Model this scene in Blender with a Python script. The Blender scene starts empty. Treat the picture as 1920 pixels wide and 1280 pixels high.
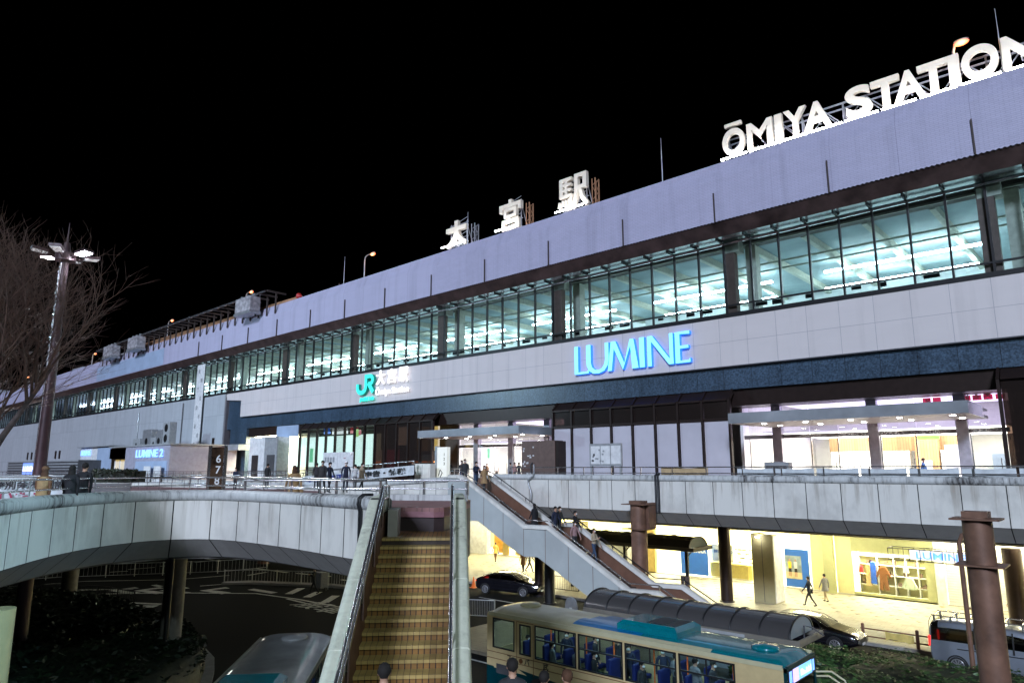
import bpy, math, random
from math import sin, cos, pi, radians, atan, hypot
from mathutils import Vector, Matrix
random.seed(7)
S = bpy.context.scene
COL = S.collection
# ---------------------------------------------------------------- camera
FPX, CX, CY, EYE = 1300.0, 960.0, 640.0, 8.3          # focal length in photo pixels, photo centre, eye height
PITCH = atan(240 / FPX); HEAD = atan(1460 / hypot(FPX, 240))
hv = Vector((-cos(HEAD), sin(HEAD), 0)); rv = Vector((sin(HEAD), cos(HEAD), 0)); zv = Vector((0, 0, 1))
Fv = cos(PITCH) * hv + sin(PITCH) * zv; Uv = -sin(PITCH) * hv + cos(PITCH) * zv
cam = bpy.data.cameras.new('camera'); cam.sensor_width = 36; cam.lens = FPX / 1920 * 36
cam.clip_start = 0.1; cam.clip_end = 2000
camo = bpy.data.objects.new('camera', cam); COL.objects.link(camo)
m = Matrix((rv, Uv, -Fv)).transposed().to_4x4(); m.translation = (0, 0, EYE); camo.matrix_world = m
S.camera = camo
def W(x, y, Y=None, z=None, X=None, d=None):
    "point of the world seen at a photo pixel, on the plane Y=, z=, X= or at depth d"
    v = (x - CX) * rv + (CY - y) * Uv + FPX * Fv
    t = Y / v.y if Y is not None else (z - EYE) / v.z if z is not None else X / v.x if X is not None else d / v.dot(hv)
    return Vector((0, 0, EYE)) + v * t
def CD(lat, d, z=0): return lat * rv + d * hv + Vector((0, 0, z))   # camera-aligned ground frame
# ---------------------------------------------------------------- sky, city light, exposure
wd = bpy.data.worlds.new('World'); S.world = wd; wd.use_nodes = True
nt = wd.node_tree; bg = nt.nodes['Background']
sky = nt.nodes.new('ShaderNodeTexSky'); sky.sky_type = 'NISHITA'; sky.sun_disc = False
sky.sun_elevation = radians(-7); sky.sun_rotation = radians(200)
nt.links.new(sky.outputs['Color'], bg.inputs['Color']); bg.inputs['Strength'].default_value = 0.05
sun = bpy.data.lights.new('city_light', 'SUN'); sun.energy = 2.75; sun.angle = radians(9); sun.color = (0.72, 0.82, 1.06)
suno = bpy.data.objects.new('city_light', sun); COL.objects.link(suno)
suno.rotation_euler = Vector((-0.40, 0.82, -0.36)).to_track_quat('-Z', 'Y').to_euler()
# unseen lamps added to brighten the footbridge, the stairs and the left wall
def fill_lamp(p, energy, colr, aim=None, cone=70):
    l = bpy.data.lights.new('added_fill_light', 'SPOT' if aim else 'POINT'); l.energy = energy; l.color = colr; l.shadow_soft_size = .7
    if aim: l.spot_size = radians(cone); l.spot_blend = .8
    o = bpy.data.objects.new('added_fill_light', l); COL.objects.link(o); o.location = p
    if aim: o.rotation_euler = (Vector(aim) - Vector(p)).to_track_quat('-Z', 'Y').to_euler()
fill_lamp((12, -4, 22), 8000, (.75, .95, .95))
fill_lamp((7, 8, 19), 26000, (.46, .80, 1.0), (-20, -1, 6), 40)
fill_lamp((-80, -2, 23), 26000, (.55, .82, 1.0))
S.view_settings.view_transform = 'Standard'; S.view_settings.look = 'None'
S.view_settings.exposure = 0; S.view_settings.gamma = 1
S.render.engine = 'CYCLES'
S.cycles.use_denoising = True; S.cycles.max_bounces = 7; S.cycles.diffuse_bounces = 3; S.cycles.glossy_bounces = 3
S.cycles.transparent_max_bounces = 16; S.cycles.transmission_bounces = 3; S.cycles.sample_clamp_indirect = 6
S.cycles.caustics_reflective = False; S.cycles.caustics_refractive = False
# ---------------------------------------------------------------- materials
def lin(c): return tuple(((v / 255 + .055) / 1.055) ** 2.4 if v > 10 else v / 255 / 12.92 for v in c)
class N:
    def __init__(s, name):
        s.m = bpy.data.materials.new(name); s.m.use_nodes = True; s.t = s.m.node_tree
        s.b = s.t.nodes['Principled BSDF']; s.o = s.t.nodes['Material Output']
    def n(s, ty, **k):
        q = s.t.nodes.new('ShaderNode' + ty)
        for a, v in k.items(): setattr(q, a, v)
        return q
    def l(s, a, b): s.t.links.new(a, b)
    def co(s, scale=(1, 1, 1), loc=(0, 0, 0), rot=(0, 0, 0), src='Object'):
        c = s.n('TexCoord'); mp = s.n('Mapping'); s.l(c.outputs[src], mp.inputs[0])
        mp.inputs['Scale'].default_value = scale; mp.inputs['Location'].default_value = loc; mp.inputs['Rotation'].default_value = rot
        return mp.outputs[0]
    def noise(s, vec, sc, det=4, rough=.6):
        q = s.n('TexNoise'); q.inputs['Scale'].default_value = sc; q.inputs['Detail'].default_value = det
        q.inputs['Roughness'].default_value = rough; s.l(vec, q.inputs['Vector']); return q.outputs['Fac']
    def ramp(s, fac, stops):
        q = s.n('ValToRGB'); e = q.color_ramp.elements
        while len(e) < len(stops): e.new(.5)
        for i, (p, c) in enumerate(stops): e[i].position = p; e[i].color = (*c, 1) if len(c) == 3 else c
        s.l(fac, q.inputs[0]); return q.outputs[0]
    def mix(s, fac, a, b, ty='MIX'):
        q = s.n('Mix', data_type='RGBA', blend_type=ty)
        for sock, v in ((q.inputs[0], fac), (q.inputs[6], a), (q.inputs[7], b)):
            if hasattr(v, 'node'): s.l(v, sock)
            else: sock.default_value = v if not isinstance(v, tuple) else ((*v, 1) if len(v) == 3 else v)
        return q.outputs[2]
    def bump(s, h, st=.3, dist=.02):
        q = s.n('Bump'); q.inputs['Strength'].default_value = st; q.inputs['Distance'].default_value = dist
        s.l(h, q.inputs['Height']); s.l(q.outputs[0], s.b.inputs['Normal'])
M = {}
def mat(name, col, rough=.6, metal=0., var=.12, sc=3., emit=None, es=0., bump=0., coat=0., spec=.5):
    a = N(name); col = tuple(col)
    a.b.inputs['Roughness'].default_value = rough; a.b.inputs['Metallic'].default_value = metal
    a.b.inputs['Coat Weight'].default_value = coat; a.b.inputs['Specular IOR Level'].default_value = spec
    f = a.noise(a.co(), sc)
    lo = tuple(max(0, v * (1 - var * 2)) for v in col); hi = tuple(min(1, v * (1 + var)) for v in col)
    a.l(a.ramp(f, [(.25, lo), (.7, hi)]), a.b.inputs['Base Color'])
    if bump: a.bump(f, bump)
    if emit: a.b.inputs['Emission Color'].default_value = (*emit, 1); a.b.inputs['Emission Strength'].default_value = es
    M[name] = a.m; return a.m
def glow(name, col, st, base=(.5, .5, .5)):
    return mat(name, base, .5, emit=col, es=st)
def glass(name, tint=(.8, .9, .9), refl=.08, rough=.03, opac=0., body=(.5, .5, .5)):
    a = N(name); tr = a.n('BsdfTransparent'); oi = a.n('ObjectInfo'); a.l(a.ramp(oi.outputs['Random'], [(0, tuple(v * .82 for v in tint)), (1, tint)]), tr.inputs[0])
    gl = a.n('BsdfGlossy'); gl.inputs['Roughness'].default_value = rough
    lw = a.n('LayerWeight'); lw.inputs[0].default_value = .5; pw = a.n('Math', operation='POWER'); a.l(lw.outputs['Facing'], pw.inputs[0]); pw.inputs[1].default_value = 4.5
    mx = a.n('MixShader'); mth = a.n('Math', operation='MULTIPLY_ADD'); a.l(pw.outputs[0], mth.inputs[0]); mth.inputs[1].default_value = .8; mth.inputs[2].default_value = refl
    a.l(mth.outputs[0], mx.inputs[0]); a.l(tr.outputs[0], mx.inputs[1]); a.l(gl.outputs[0], mx.inputs[2]); out = mx
    if opac:
        a.b.inputs['Base Color'].default_value = (*body, 1); a.b.inputs['Roughness'].default_value = .25
        a.l(a.ramp(a.noise(a.co(), .5), [(.3, tuple(v * .85 for v in body)), (.7, body)]), a.b.inputs['Base Color'])
        mx2 = a.n('MixShader'); mx2.inputs[0].default_value = opac
        a.l(mx.outputs[0], mx2.inputs[1]); a.l(a.b.outputs[0], mx2.inputs[2]); out = mx2
    a.l(out.outputs[0], a.o.inputs['Surface']); M[name] = a.m; return a.m
def grid(name, base, line, w, h, msz, axes='xz', off=(0, 0), rough=.5, var=.06, bump=.25, offset=0., spec=.5, fine=0., fs=40):
    "panels or tiles with dark joints, w by h metres, laid in object axes"
    a = N(name); c = a.n('TexCoord'); sp = a.n('SeparateXYZ'); a.l(c.outputs['Object'], sp.inputs[0])
    cb = a.n('CombineXYZ'); ad = []
    for i, ax in enumerate(axes):
        q = a.n('Math', operation='ADD'); a.l(sp.outputs['xyz'.index(ax)], q.inputs[0]); q.inputs[1].default_value = off[i]; a.l(q.outputs[0], cb.inputs[i])
    br = a.n('TexBrick', offset=offset, squash=1.0); a.l(cb.outputs[0], br.inputs['Vector'])
    br.inputs['Scale'].default_value = 1; br.inputs['Brick Width'].default_value = w; br.inputs['Row Height'].default_value = h
    br.inputs['Mortar Size'].default_value = msz; br.inputs['Mortar Smooth'].default_value = .1
    br.inputs['Color1'].default_value = (*base, 1); br.inputs['Color2'].default_value = (*[v * (1 - var) for v in base], 1)
    br.inputs['Mortar'].default_value = (*line, 1); sk = a.noise(a.co((1.1, 1.1, .07)), 1.0, 5, .65)
    f = a.noise(a.co((.35, .35, 1.2)), 1.1, 5)
    col = a.mix(.5, br.outputs[0], a.ramp(f, [(.3, (1 - var * 2.2,) * 3), (.7, (1, 1, 1))]), 'MULTIPLY')
    col = a.mix(.55, col, a.ramp(sk, [(.30, (1 - min(.9, var * 4.5),) * 3), (.5, (1, 1, 1))]), 'MULTIPLY')
    if fine:
        f2 = a.noise(a.co(), fs, 3); col = a.mix(fine, col, a.ramp(f2, [(.35, (.25, .25, .25)), (.7, (1, 1, 1))]), 'MULTIPLY')
    a.l(col, a.b.inputs['Base Color']); a.b.inputs['Roughness'].default_value = rough; a.b.inputs['Specular IOR Level'].default_value = spec
    if bump: a.bump(br.outputs[1], -bump, .01) if False else a.bump(br.outputs[0], bump, .008)
    M[name] = a.m; return a.m
# ---------------------------------------------------------------- mesh helpers
class MB:
    def __init__(s): s.v = []; s.f = []; s.mi = []; s.sm = []; s.cur = 0; s.smooth = False
    def add(s, vs, fs):
        b = len(s.v); s.v += [tuple(v) for v in vs]
        for f in fs: s.f.append([b + i for i in f]); s.mi.append(s.cur); s.sm.append(s.smooth)
        return s
    def box(s, a, b):
        x0, y0, z0 = (min(a[i], b[i]) for i in range(3)); x1, y1, z1 = (max(a[i], b[i]) for i in range(3))
        return s.add([(x0, y0, z0), (x1, y0, z0), (x1, y1, z0), (x0, y1, z0), (x0, y0, z1), (x1, y0, z1), (x1, y1, z1), (x0, y1, z1)],
                     [(0, 3, 2, 1), (4, 5, 6, 7), (0, 1, 5, 4), (1, 2, 6, 5), (2, 3, 7, 6), (3, 0, 4, 7)])
    def bar(s, p, q, w, h=None):
        "rectangular bar from p to q"
        p = Vector(p); q = Vector(q); h = h or w; d = (q - p).normalized()
        u = d.cross(zv) if abs(d.z) < .95 else Vector((1, 0, 0)); u.normalize(); n = u.cross(d).normalized()
        vs = [c + u * a * w / 2 + n * b * h / 2 for c in (p, q) for a, b in ((-1, -1), (1, -1), (1, 1), (-1, 1))]
        return s.add(vs, [(3, 2, 1, 0), (4, 5, 6, 7), (0, 1, 5, 4), (1, 2, 6, 5), (2, 3, 7, 6), (3, 0, 4, 7)])
    def tube(s, pts, r, n=8, caps=True, closed=False):
        pts = [Vector(p) for p in pts]; R = r if isinstance(r, (list, tuple)) else [r] * len(pts); sm, s.smooth = s.smooth, True
        rings = []; u = None
        for i, p in enumerate(pts):
            d = (pts[min(i + 1, len(pts) - 1)] - pts[max(i - 1, 0)])
            if d.length < 1e-9: d = Vector((0, 0, 1))
            d.normalize()
            if u is None: u = d.cross(zv) if abs(d.z) < .9 else d.cross(Vector((1, 0, 0)))
            u = (u - d * u.dot(d)).normalized(); w = d.cross(u)
            rings.append([p + (u * cos(2 * pi * k / n) + w * sin(2 * pi * k / n)) * R[i] for k in range(n)])
        s.loft(rings, caps); s.smooth = sm; return s
    def loft(s, rings, caps=True, closed=True):
        n = len(rings[0]); vs = [p for rg in rings for p in rg]; fs = []
        for i in range(len(rings) - 1):
            for k in range(n if closed else n - 1):
                a = i * n + k; b = i * n + (k + 1) % n; fs.append((a, b, b + n, a + n))
        s.add(vs, fs)
        if caps and closed:                                            # end faces keep their own corners so that rounded sides shade cleanly
            sm, s.smooth = s.smooth, False
            s.add(rings[0], [tuple(range(n - 1, -1, -1))]); s.add(rings[-1], [tuple(range(n))]); s.smooth = sm
        return s
    def cyl(s, p, r, h, n=20, r2=None): return s.tube([p, Vector(p) + Vector((0, 0, h))], [r, r if r2 is None else r2], n)
    def lathe(s, c, prof, n=16):
        sm, s.smooth = s.smooth, True; c = Vector(c)
        s.loft([[c + Vector((r * cos(2 * pi * k / n), r * sin(2 * pi * k / n), z)) for k in range(n)] for r, z in prof]); s.smooth = sm; return s
    def ell(s, c, r, n=10, m=7, M3=None):
        sm, s.smooth = s.smooth, True; c = Vector(c); rings = []
        for i in range(m + 1):
            t = -pi / 2 + pi * i / m; t = max(-1.5, min(1.5, t)); ring = []
            for k in range(n):
                q = Vector((r[0] * cos(t) * cos(2 * pi * k / n), r[1] * cos(t) * sin(2 * pi * k / n), r[2] * sin(t)))
                ring.append(c + (M3 @ q if M3 else q))
            rings.append(ring)
        s.loft(rings); s.smooth = sm; return s
    def prism(s, poly, o, u, v, dep):
        "2D polygon in plane (o,u,v) extruded by vector dep; polygon may be concave (tessellated)"
        from mathutils.geometry import tessellate_polygon
        o = Vector(o); u = Vector(u); v = Vector(v); dep = Vector(dep); n = len(poly)
        a = [o + u * x + v * y for x, y in poly]; b = [p + dep for p in a]
        tri = tessellate_polygon([[Vector((x, y, 0)) for x, y in poly]])
        fs = [tuple(t) for t in tri] + [tuple(n + i for i in reversed(t)) for t in tri] + [(i, (i + 1) % n, n + (i + 1) % n, n + i) for i in range(n)]
        return s.add(a + b, fs)
    def quad(s, *p): return s.add(p, [tuple(range(len(p)))])
    def build(s, name, mats, parent=None, loc=None, fixn=True):
        me = bpy.data.meshes.new(name)
        base = Vector(loc) if loc is not None else Vector((0, 0, 0))
        me.from_pydata([tuple(Vector(v) - base) for v in s.v] if loc is not None else s.v, [], s.f)
        for mm in (mats if isinstance(mats, (list, tuple)) else [mats]): me.materials.append(M[mm] if isinstance(mm, str) else mm)
        me.polygons.foreach_set('material_index', s.mi); me.polygons.foreach_set('use_smooth', s.sm)
        if fixn:
            import bmesh
            bm = bmesh.new(); bm.from_mesh(me); bmesh.ops.recalc_face_normals(bm, faces=bm.faces); bm.to_mesh(me); bm.free()
        me.update(); return obj(name, me, parent, loc)
def obj(name, me, parent=None, loc=None):
    o = bpy.data.objects.new(name, me); COL.objects.link(o)
    if loc is not None: o.location = loc
    if parent: o.parent = parent
    return o
def tag(o, label=None, cat=None, group=None, kind=None):
    for k, v in (('label', label), ('category', cat), ('group', group), ('kind', kind)):
        if v: o[k] = v
    return o
def thing(name, label, cat, loc=(0, 0, 0), rz=0, group=None):
    o = bpy.data.objects.new(name, None); COL.objects.link(o); o.location = loc; o.rotation_euler = (0, 0, rz); o.empty_display_size = .2
    return tag(o, label, cat, group)
def dup(o, loc=None, rz=None, label=None, parent=None):
    c = o.copy(); COL.objects.link(c)
    if parent: c.parent = parent
    if loc is not None: c.location = loc
    if rz is not None: c.rotation_euler = (0, 0, rz)
    if label: c['label'] = label
    for ch in list(o.children): dup(ch, parent=c)
    return c
def boxo(name, a, b, mt, parent=None, bev=0.):
    mb = MB(); mb.box(a, b); o = mb.build(name, mt, parent)
    if bev: bevel(o, bev)
    return o
def bevel(o, w, seg=2):
    md = o.modifiers.new('b', 'BEVEL'); md.width = w; md.segments = seg; md.limit_method = 'ANGLE'; return o
def text(name, s, size, mt, o, u, v, parent=None, ext=.02, off=0., align='LEFT', xs=1., mats2=None, hfit=None, wfit=None):
    "lettering as a mesh: o = world point of the baseline start, u/v = directions of reading and of up"
    c = bpy.data.curves.new(name, 'FONT'); c.body = s; c.size = size; c.offset = off; c.extrude = ext; c.align_x = align
    t = bpy.data.objects.new(name, c); COL.objects.link(t)
    me = bpy.data.meshes.new_from_object(t.evaluated_get(bpy.context.evaluated_depsgraph_get()))
    bpy.data.objects.remove(t); bpy.data.curves.remove(c)
    u = Vector(u).normalized(); v = Vector(v).normalized(); w = u.cross(v); o = Vector(o)
    xsv = [q.co.x for q in me.vertices]; ysv = [q.co.y for q in me.vertices]
    if not xsv: return None
    sx = xs; sy = 1.; x0 = 0; y0 = 0
    if wfit: x0 = min(xsv); sx = wfit / (max(xsv) - x0)
    if hfit: y0 = min(ysv); sy = hfit / (max(ysv) - y0)
    for q in me.vertices: q.co = o + u * (q.co.x - x0) * sx + v * (q.co.y - y0) * sy + w * q.co.z
    me.materials.clear()
    me.materials.append(M[mt])
    if mats2:
        me.materials.append(M[mats2])
        for p in me.polygons: p.material_index = 0 if p.normal.dot(w) > .7 else 1
    me.update(); return obj(name, me, parent)
X1, Y1, Z1 = Vector((1, 0, 0)), Vector((0, 1, 0)), Vector((0, 0, 1))
# ---------------------------------------------------------------- material set
mat('asphalt', (.008, .0085, .008), .85, var=.3, sc=8, bump=.15, spec=.15)
mat('road_paint', (.62, .62, .58), .7, var=.2, sc=6)
grid('sidewalk_tile', (.42, .38, .28), (.25, .22, .16), .6, .6, .012, 'xy', rough=.55, var=.12, bump=.1, offset=.5)
mat('kerb_stone', (.3, .29, .27), .8, bump=.2)
grid('deck_paving', (.34, .16, .15), (.2, .1, .1), .3, .3, .01, 'xy', rough=.6, var=.15, bump=.1)
mat('steel_dark', (.02, .02, .022), .45, .3); mat('bronze', (.035, .022, .019), .38, .5)
mat('fascia_brown', (.085, .055, .05), .4, .25, var=.35, sc=.8)
mat('rod_brown', (.06, .045, .04), .5)
mat('soffit_metal', (.45, .5, .5), .25, .75, sc=1)
mat('rail_bright', (.75, .75, .78), .22, .9); mat('stainless', (.62, .6, .6), .25, .95, var=.06)
mat('white_paint', (.74, .74, .74), .5); mat('cream_sign', (.85, .82, .72), .45, var=.03)
mat('grey_paint', (.32, .33, .34), .5); mat('dark_grey', (.07, .07, .075), .5); mat('black', (.008, .008, .009), .5)
grid('upper_clad', (.48, .465, .61), (.28, .27, .38), 3.55, 40, .014, 'xz', off=(4.74, 0), rough=.55, var=.05, bump=.1)
grid('upper_fine', (.48, .465, .61), (.35, .34, .47), .42, .11, .012, 'xz', off=(4.74, 0), rough=.55, var=.06, bump=.5, offset=.5)
mat('patch_panel', (.36, .45, .60), .5, var=.08, sc=.6)
grid('band_panel', (.68, .63, .62), (.3, .3, .34), 1.86, 1.58, .010, 'xz', off=(4.9, -.62), rough=.5, var=.04, bump=.15)
grid('granite', (.085, .14, .21), (.02, .024, .03), 1.86, 20, .014, 'xz', off=(4.9, 0), rough=.32, var=.15, bump=.2, fine=.9, fs=9)
grid('wall_tile', (.50, .53, .56), (.2, .22, .25), 3.72, 5.3, .012, 'xz', off=(4.9, 5.9), rough=.6, var=.06, bump=.15, fine=.2)
glass('window_glass', (.86, .95, .96), .05); glass('shop_glass', (.97, .98, .95), .04)
glass('frost_glass', (.7, .7, .75), .05, .2, .93, (.62, .60, .66)); glass('bronze_glass', (.30, .24, .2), .09, .05, .35, (.05, .035, .03))
glass('lit_glass', (.8, .85, .84), .07, .05); glass('dark_glass', (.06, .07, .07), .12, .04)
mat('ceiling_green', (.28, .38, .40), .7, var=.15, sc=.4); mat('beam_cream', (.46, .48, .40), .6); mat('interior_dark', (.07, .065, .055), .7)
mat('interior_wall', (.66, .72, .74), .7, var=.1, sc=.5); mat('column_brown', (.14, .09, .075), .5)
glow('tube_light', (.78, .95, 1.0), 42.); glow('tube_dim', (.75, .95, 1.0), 9.)
glow('hall_light', (1.0, .97, .94), 9.); glow('hall_cool', (.70, .62, 1.0), 2.2); glow('shop_light', (1.0, .94, .62), 55.)
glow('arcade_light', (1.0, .94, .62), 48.); glow('downlight', (1, .98, .92), 45.); glow('amber_line', (1.0, .32, .06), 5.)
mat('post_silver', (.5, .48, .54), .35, .3); mat('canopy_metal', (.42, .45, .48), .2, .35, sc=.35, var=.2); mat('canopy_soffit', (.55, .53, .5), .5)
mat('hall_white', (.82, .81, .79), .6, var=.04); mat('hall_floor', (.5, .48, .44), .35)
grid('wood', (.45, .27, .12), (.2, .1, .04), .18, 30, .012, 'xz', var=.25, bump=.1)
grid('locker', (.75, .75, .72), (.25, .25, .25), .42, .55, .014, 'xz', var=.03)
# ---------------------------------------------------------------- ground, roads, pavements
g = MB(); g.quad((-500, -300, 0), (300, -300, 0), (300, 400, 0), (-500, 400, 0)); tag(g.build('ground', 'asphalt'), kind='structure')
def slab(name, poly, z0, z1, mt, kind='structure'):
    b = MB(); b.prism(poly, (0, 0, z0), X1, Y1, (0, 0, z1 - z0)); o = b.build(name, mt)
    return tag(o, kind=kind)
slab('sidewalk', [(-75, 38.0), (25, 38.0), (25, 60), (-75, 60)], .0, .14, 'sidewalk_tile')
slab('sidewalk_kerb', [(-75, 37.75), (25, 37.75), (25, 37.995), (-75, 37.995)], .0, .15, 'kerb_stone')
slab('bus_island', [(-26, 24.0), (25, 24.0), (25, 33.2), (-26, 33.2), (-27.5, 31), (-27.5, 26)], 0, .15, 'sidewalk_tile')
# tile pattern: small dark triangles sprinkled over the pavement
b = MB()
for i in range(46):
    for j in range(7):
        x = -45 + i * 1.05 + (.5 if j % 2 else 0); y = 44.6 + j * .95
        b.add([(x - .2, y, .144), (x + .2, y, .144), (x, y - .26, .144)], [(0, 1, 2)])
mat('paver_mark', (.09, .075, .045), .6); tag(b.build('pavement_marking', 'paver_mark'), kind='structure')
# road markings, laid on the road plane
def strip(b, pts, w, z=.006, closed=False):
    pts = [Vector((p[0], p[1], 0)) for p in pts]
    L, R = [], []
    for i, p in enumerate(pts):
        d = (pts[min(i + 1, len(pts) - 1)] - pts[max(i - 1, 0)]).normalized(); n = Vector((-d.y, d.x, 0)) * w / 2
        L.append(p + n + zv * z); R.append(p - n + zv * z)
    for i in range(len(pts) - 1): b.quad(R[i], R[i + 1], L[i + 1], L[i])
def G(x, y): return W(x, y, z=0)
b = MB()
edge = [G(x, y) for x, y in ((-40, 1120), (100, 1115), (230, 1112), (365, 1111), (480, 1112), (560, 1123), (645, 1139), (705, 1160))]
edge2 = [G(x, y) for x, y in ((-40, 1101), (80, 1095), (160, 1089), (330, 1086), (430, 1078))]
strip(b, edge, .22); strip(b, edge2, .2)
strip(b, [G(0, 1112), G(160, 1105), G(250, 1104)], .18)
for x, y, x2, y2 in ((470, 1104, 515, 1111), (565, 1102, 541, 1113), (598, 1109, 575, 1119), (630, 1116, 608, 1129), (662, 1124, 642, 1137)):
    strip(b, [G(x, y), G(x2, y2)], .55)
for x in (215, 262, 310, 385):                                   # chevrons between the lanes
    p, q, r_ = G(x + 42, 1101), G(x, 1106), G(x + 40, 1111.5); strip(b, [p, q, r_], .75)
strip(b, [G(375, 1098), G(450, 1092)], .2)
for x, y, x2, y2 in ((232, 1129, 304, 1132), (220, 1135, 296, 1135), (266, 1137, 290, 1137), (165, 1135, 180, 1131), (288, 1096, 302, 1099)): strip(b, [G(x, y), G(x2, y2)], .4)
for x, y, x2, y2 in ((205, 1072, 240, 1070), (240, 1067, 290, 1063), (300, 1061, 330, 1058), (365, 1054, 412, 1049), (378, 1045, 412, 1052), (465, 1078, 500, 1072), (480, 1065, 540, 1073), (555, 1074, 620, 1080), (640, 1086, 690, 1093)): strip(b, [G(x, y), G(x2, y2)], .3)
strip(b, [(-27.9, 23.2), (20, 23.2)], .15); strip(b, [(-34, 34.3), (20, 34.3)], .15)
tag(b.build('road_marking', 'road_paint'), kind='structure')
o = text('road_lettering', '一般車', 2.2, 'road_paint', G(512, 1124) + zv * .006, G(660, 1160) - G(512, 1124), Vector((0.3, 1, 0)), ext=.001, off=.02)
tag(o, kind='structure')
tag(text('road_lettering', 'バス', 2.4, 'road_paint', G(243, 1105) + zv * .006, G(185, 1106) - G(243, 1105), (-.75, -.5, 0), ext=.001, off=.02), kind='structure')
tag(text('road_lettering', '一般', 2.4, 'road_paint', G(140, 1110) + zv * .006, G(60, 1116) - G(140, 1110), (-.75, -.5, 0), ext=.001, off=.02), kind='structure')
# ---------------------------------------------------------------- station building
XL, XR, YW = -212., 16., 43.2
def zt(x): return 28.62 + .0098 * min(0, x + 5)
def zb(x): return 24.42 + .0066 * min(0, x + 5)
st = thing('station_building', 'very long white clad railway station with a lit strip of upper windows above the deck', 'station')
def run(name, mt, prof, x0, x1, step=20., parent=st):
    "sweep a profile [(Y, z or function of x)] along X"
    b = MB(); n = max(1, int((x1 - x0) / step)); rings = []
    for i in range(n + 1):
        x = x0 + (x1 - x0) * i / n; rings.append([(x, y, z(x) if callable(z) else z) for y, z in prof])
    b.loft(rings); return b.build(name, mt, parent)
run('upper_cladding', ['upper_clad'], [(41.2, zb), (41.2, lambda x: zt(x) - 1.25), (41.62, zt), (60, zt), (60, lambda x: zb(x) + .1), (41.9, lambda x: zb(x) + .1)], XL, XR)
# lapped siding sheets in front of the cladding on the right part, one sheet between two seams
for i in range(15):
    x1 = -1.2 - i * 3.55 + 3.55 * 2; x0 = x1 - 3.53
    b = MB(); b.quad((x0, 41.18, zb(x0) + .02), (x1, 41.18, zb(x1) + .02), (x1, 41.18, zt(x1) - 1.25), (x0, 41.18, zt(x0) - 1.25))
    b.quad((x0, 41.18, zt(x0) - 1.25), (x1, 41.18, zt(x1) - 1.25), (x1, 41.598, zt(x1) - .01), (x0, 41.598, zt(x0) - .01))
    b.build('siding_sheet', 'upper_fine', st, fixn=False)
b = MB()                                                          # wavy drip edge under the cladding
b.loft([[(x, 41.16, zb(x) - z), (x, 41.16, zb(x) + .03), (x, 41.25, zb(x) + .03), (x, 41.25, zb(x) - z)] for x, z in [(12 - i * .125, .05 if i % 2 else -.01) for i in range(660)]])
b.build('drip_edge', 'upper_clad', st)
b = MB(); b.quad((-137, 41.17, zb(-137) + .1), (-108, 41.17, zb(-108) + .1), (-108, 41.17, zt(-108) - 1.3), (-137, 41.17, zt(-137) - 1.3)); b.build('repair_panel', 'patch_panel', st, fixn=False)
for x in (-4.74, -12.03, -19.24, -26.35, -33.34, -40.42, -47.35, -54.3, -61.14, -67.77, -75, -82, -89, -96):
    boxo('seam_rod', (x - .035, 41.06, zb(x) - .05), (x + .035, 41.16, zb(x) + 1.95), 'rod_brown', st)
run('fascia', 'fascia_brown', [(41.24, lambda x: zb(x) - .01), (41.3, lambda x: zb(x) - .01), (42.0, lambda x: zb(x) - .80), (41.9, lambda x: zb(x) - .85)], XL, XR)
run('soffit', 'soffit_metal', [(41.9, lambda x: zb(x) - .84), (YW, lambda x: zb(x) - .84), (YW, lambda x: zb(x) - .70), (42.0, lambda x: zb(x) - .70)], XL, XR)
run('head_rail', 'rail_bright', [(42.96, lambda x: zb(x) - 1.12), (43.1, lambda x: zb(x) - 1.12), (43.1, lambda x: zb(x) - 1.0), (42.96, lambda x: zb(x) - 1.0)], XL, XR)
run('window_sill', 'steel_dark', [(41.95, 18.0), (43.3, 18.0), (43.3, 18.32), (41.95, 18.27)], XL, XR)
run('transom', 'steel_dark', [(43.1, 19.0), (43.24, 19.0), (43.24, 19.1), (43.1, 19.1)], XL, XR)
PW = 1.864; npan = int((XR - XL) / PW)
far = MB(); farm = MB()
for i in range(npan):
    x1 = 10.13 - i * PW; x0 = x1 - PW
    b = MB() if i < 98 else far
    b.quad((x0 + .05, YW, 18.2), (x1 - .05, YW, 18.2), (x1 - .05, YW, zb(x1) - .72), (x0 + .05, YW, zb(x0) - .72))
    if i < 98: b.build('window', 'window_glass', st, fixn=False)
    b = MB() if i < 98 else farm
    b.box((x0 - .055, 43.08, 18.1), (x0 + .055, 43.27, zb(x0) - .9))
    b.box((x0 - .05, 42.1, zb(x0) - .98), (x0 + .05, 42.95, zb(x0) - .845))
    if i < 98: b.build('mullion', 'steel_dark', st)
tag(far.build('far_window', 'window_glass', st, fixn=False), kind='stuff'); tag(farm.build('far_mullion', 'steel_dark', st), kind='stuff')
colx = [10.2, -4.85, -19.5, -34.3, -48.5, -62.7, -76.9, -91.1, -105.3, -119.5, -133.7, -148, -162, -176, -190]
for x in colx:
    boxo('window_column', (x - .4, 43.42, 18.0), (x + .4, 43.95, 23.2), 'column_brown', st)
    boxo('column_head', (x - .35, 43.40, 22.75), (x + .75, 44.3, 23.5), 'beam_cream', st)
    boxo('interior_column', (x + .7, 44.6, 18.0), (x + 1.4, 45.3, 23.7), 'beam_cream', st)
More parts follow.
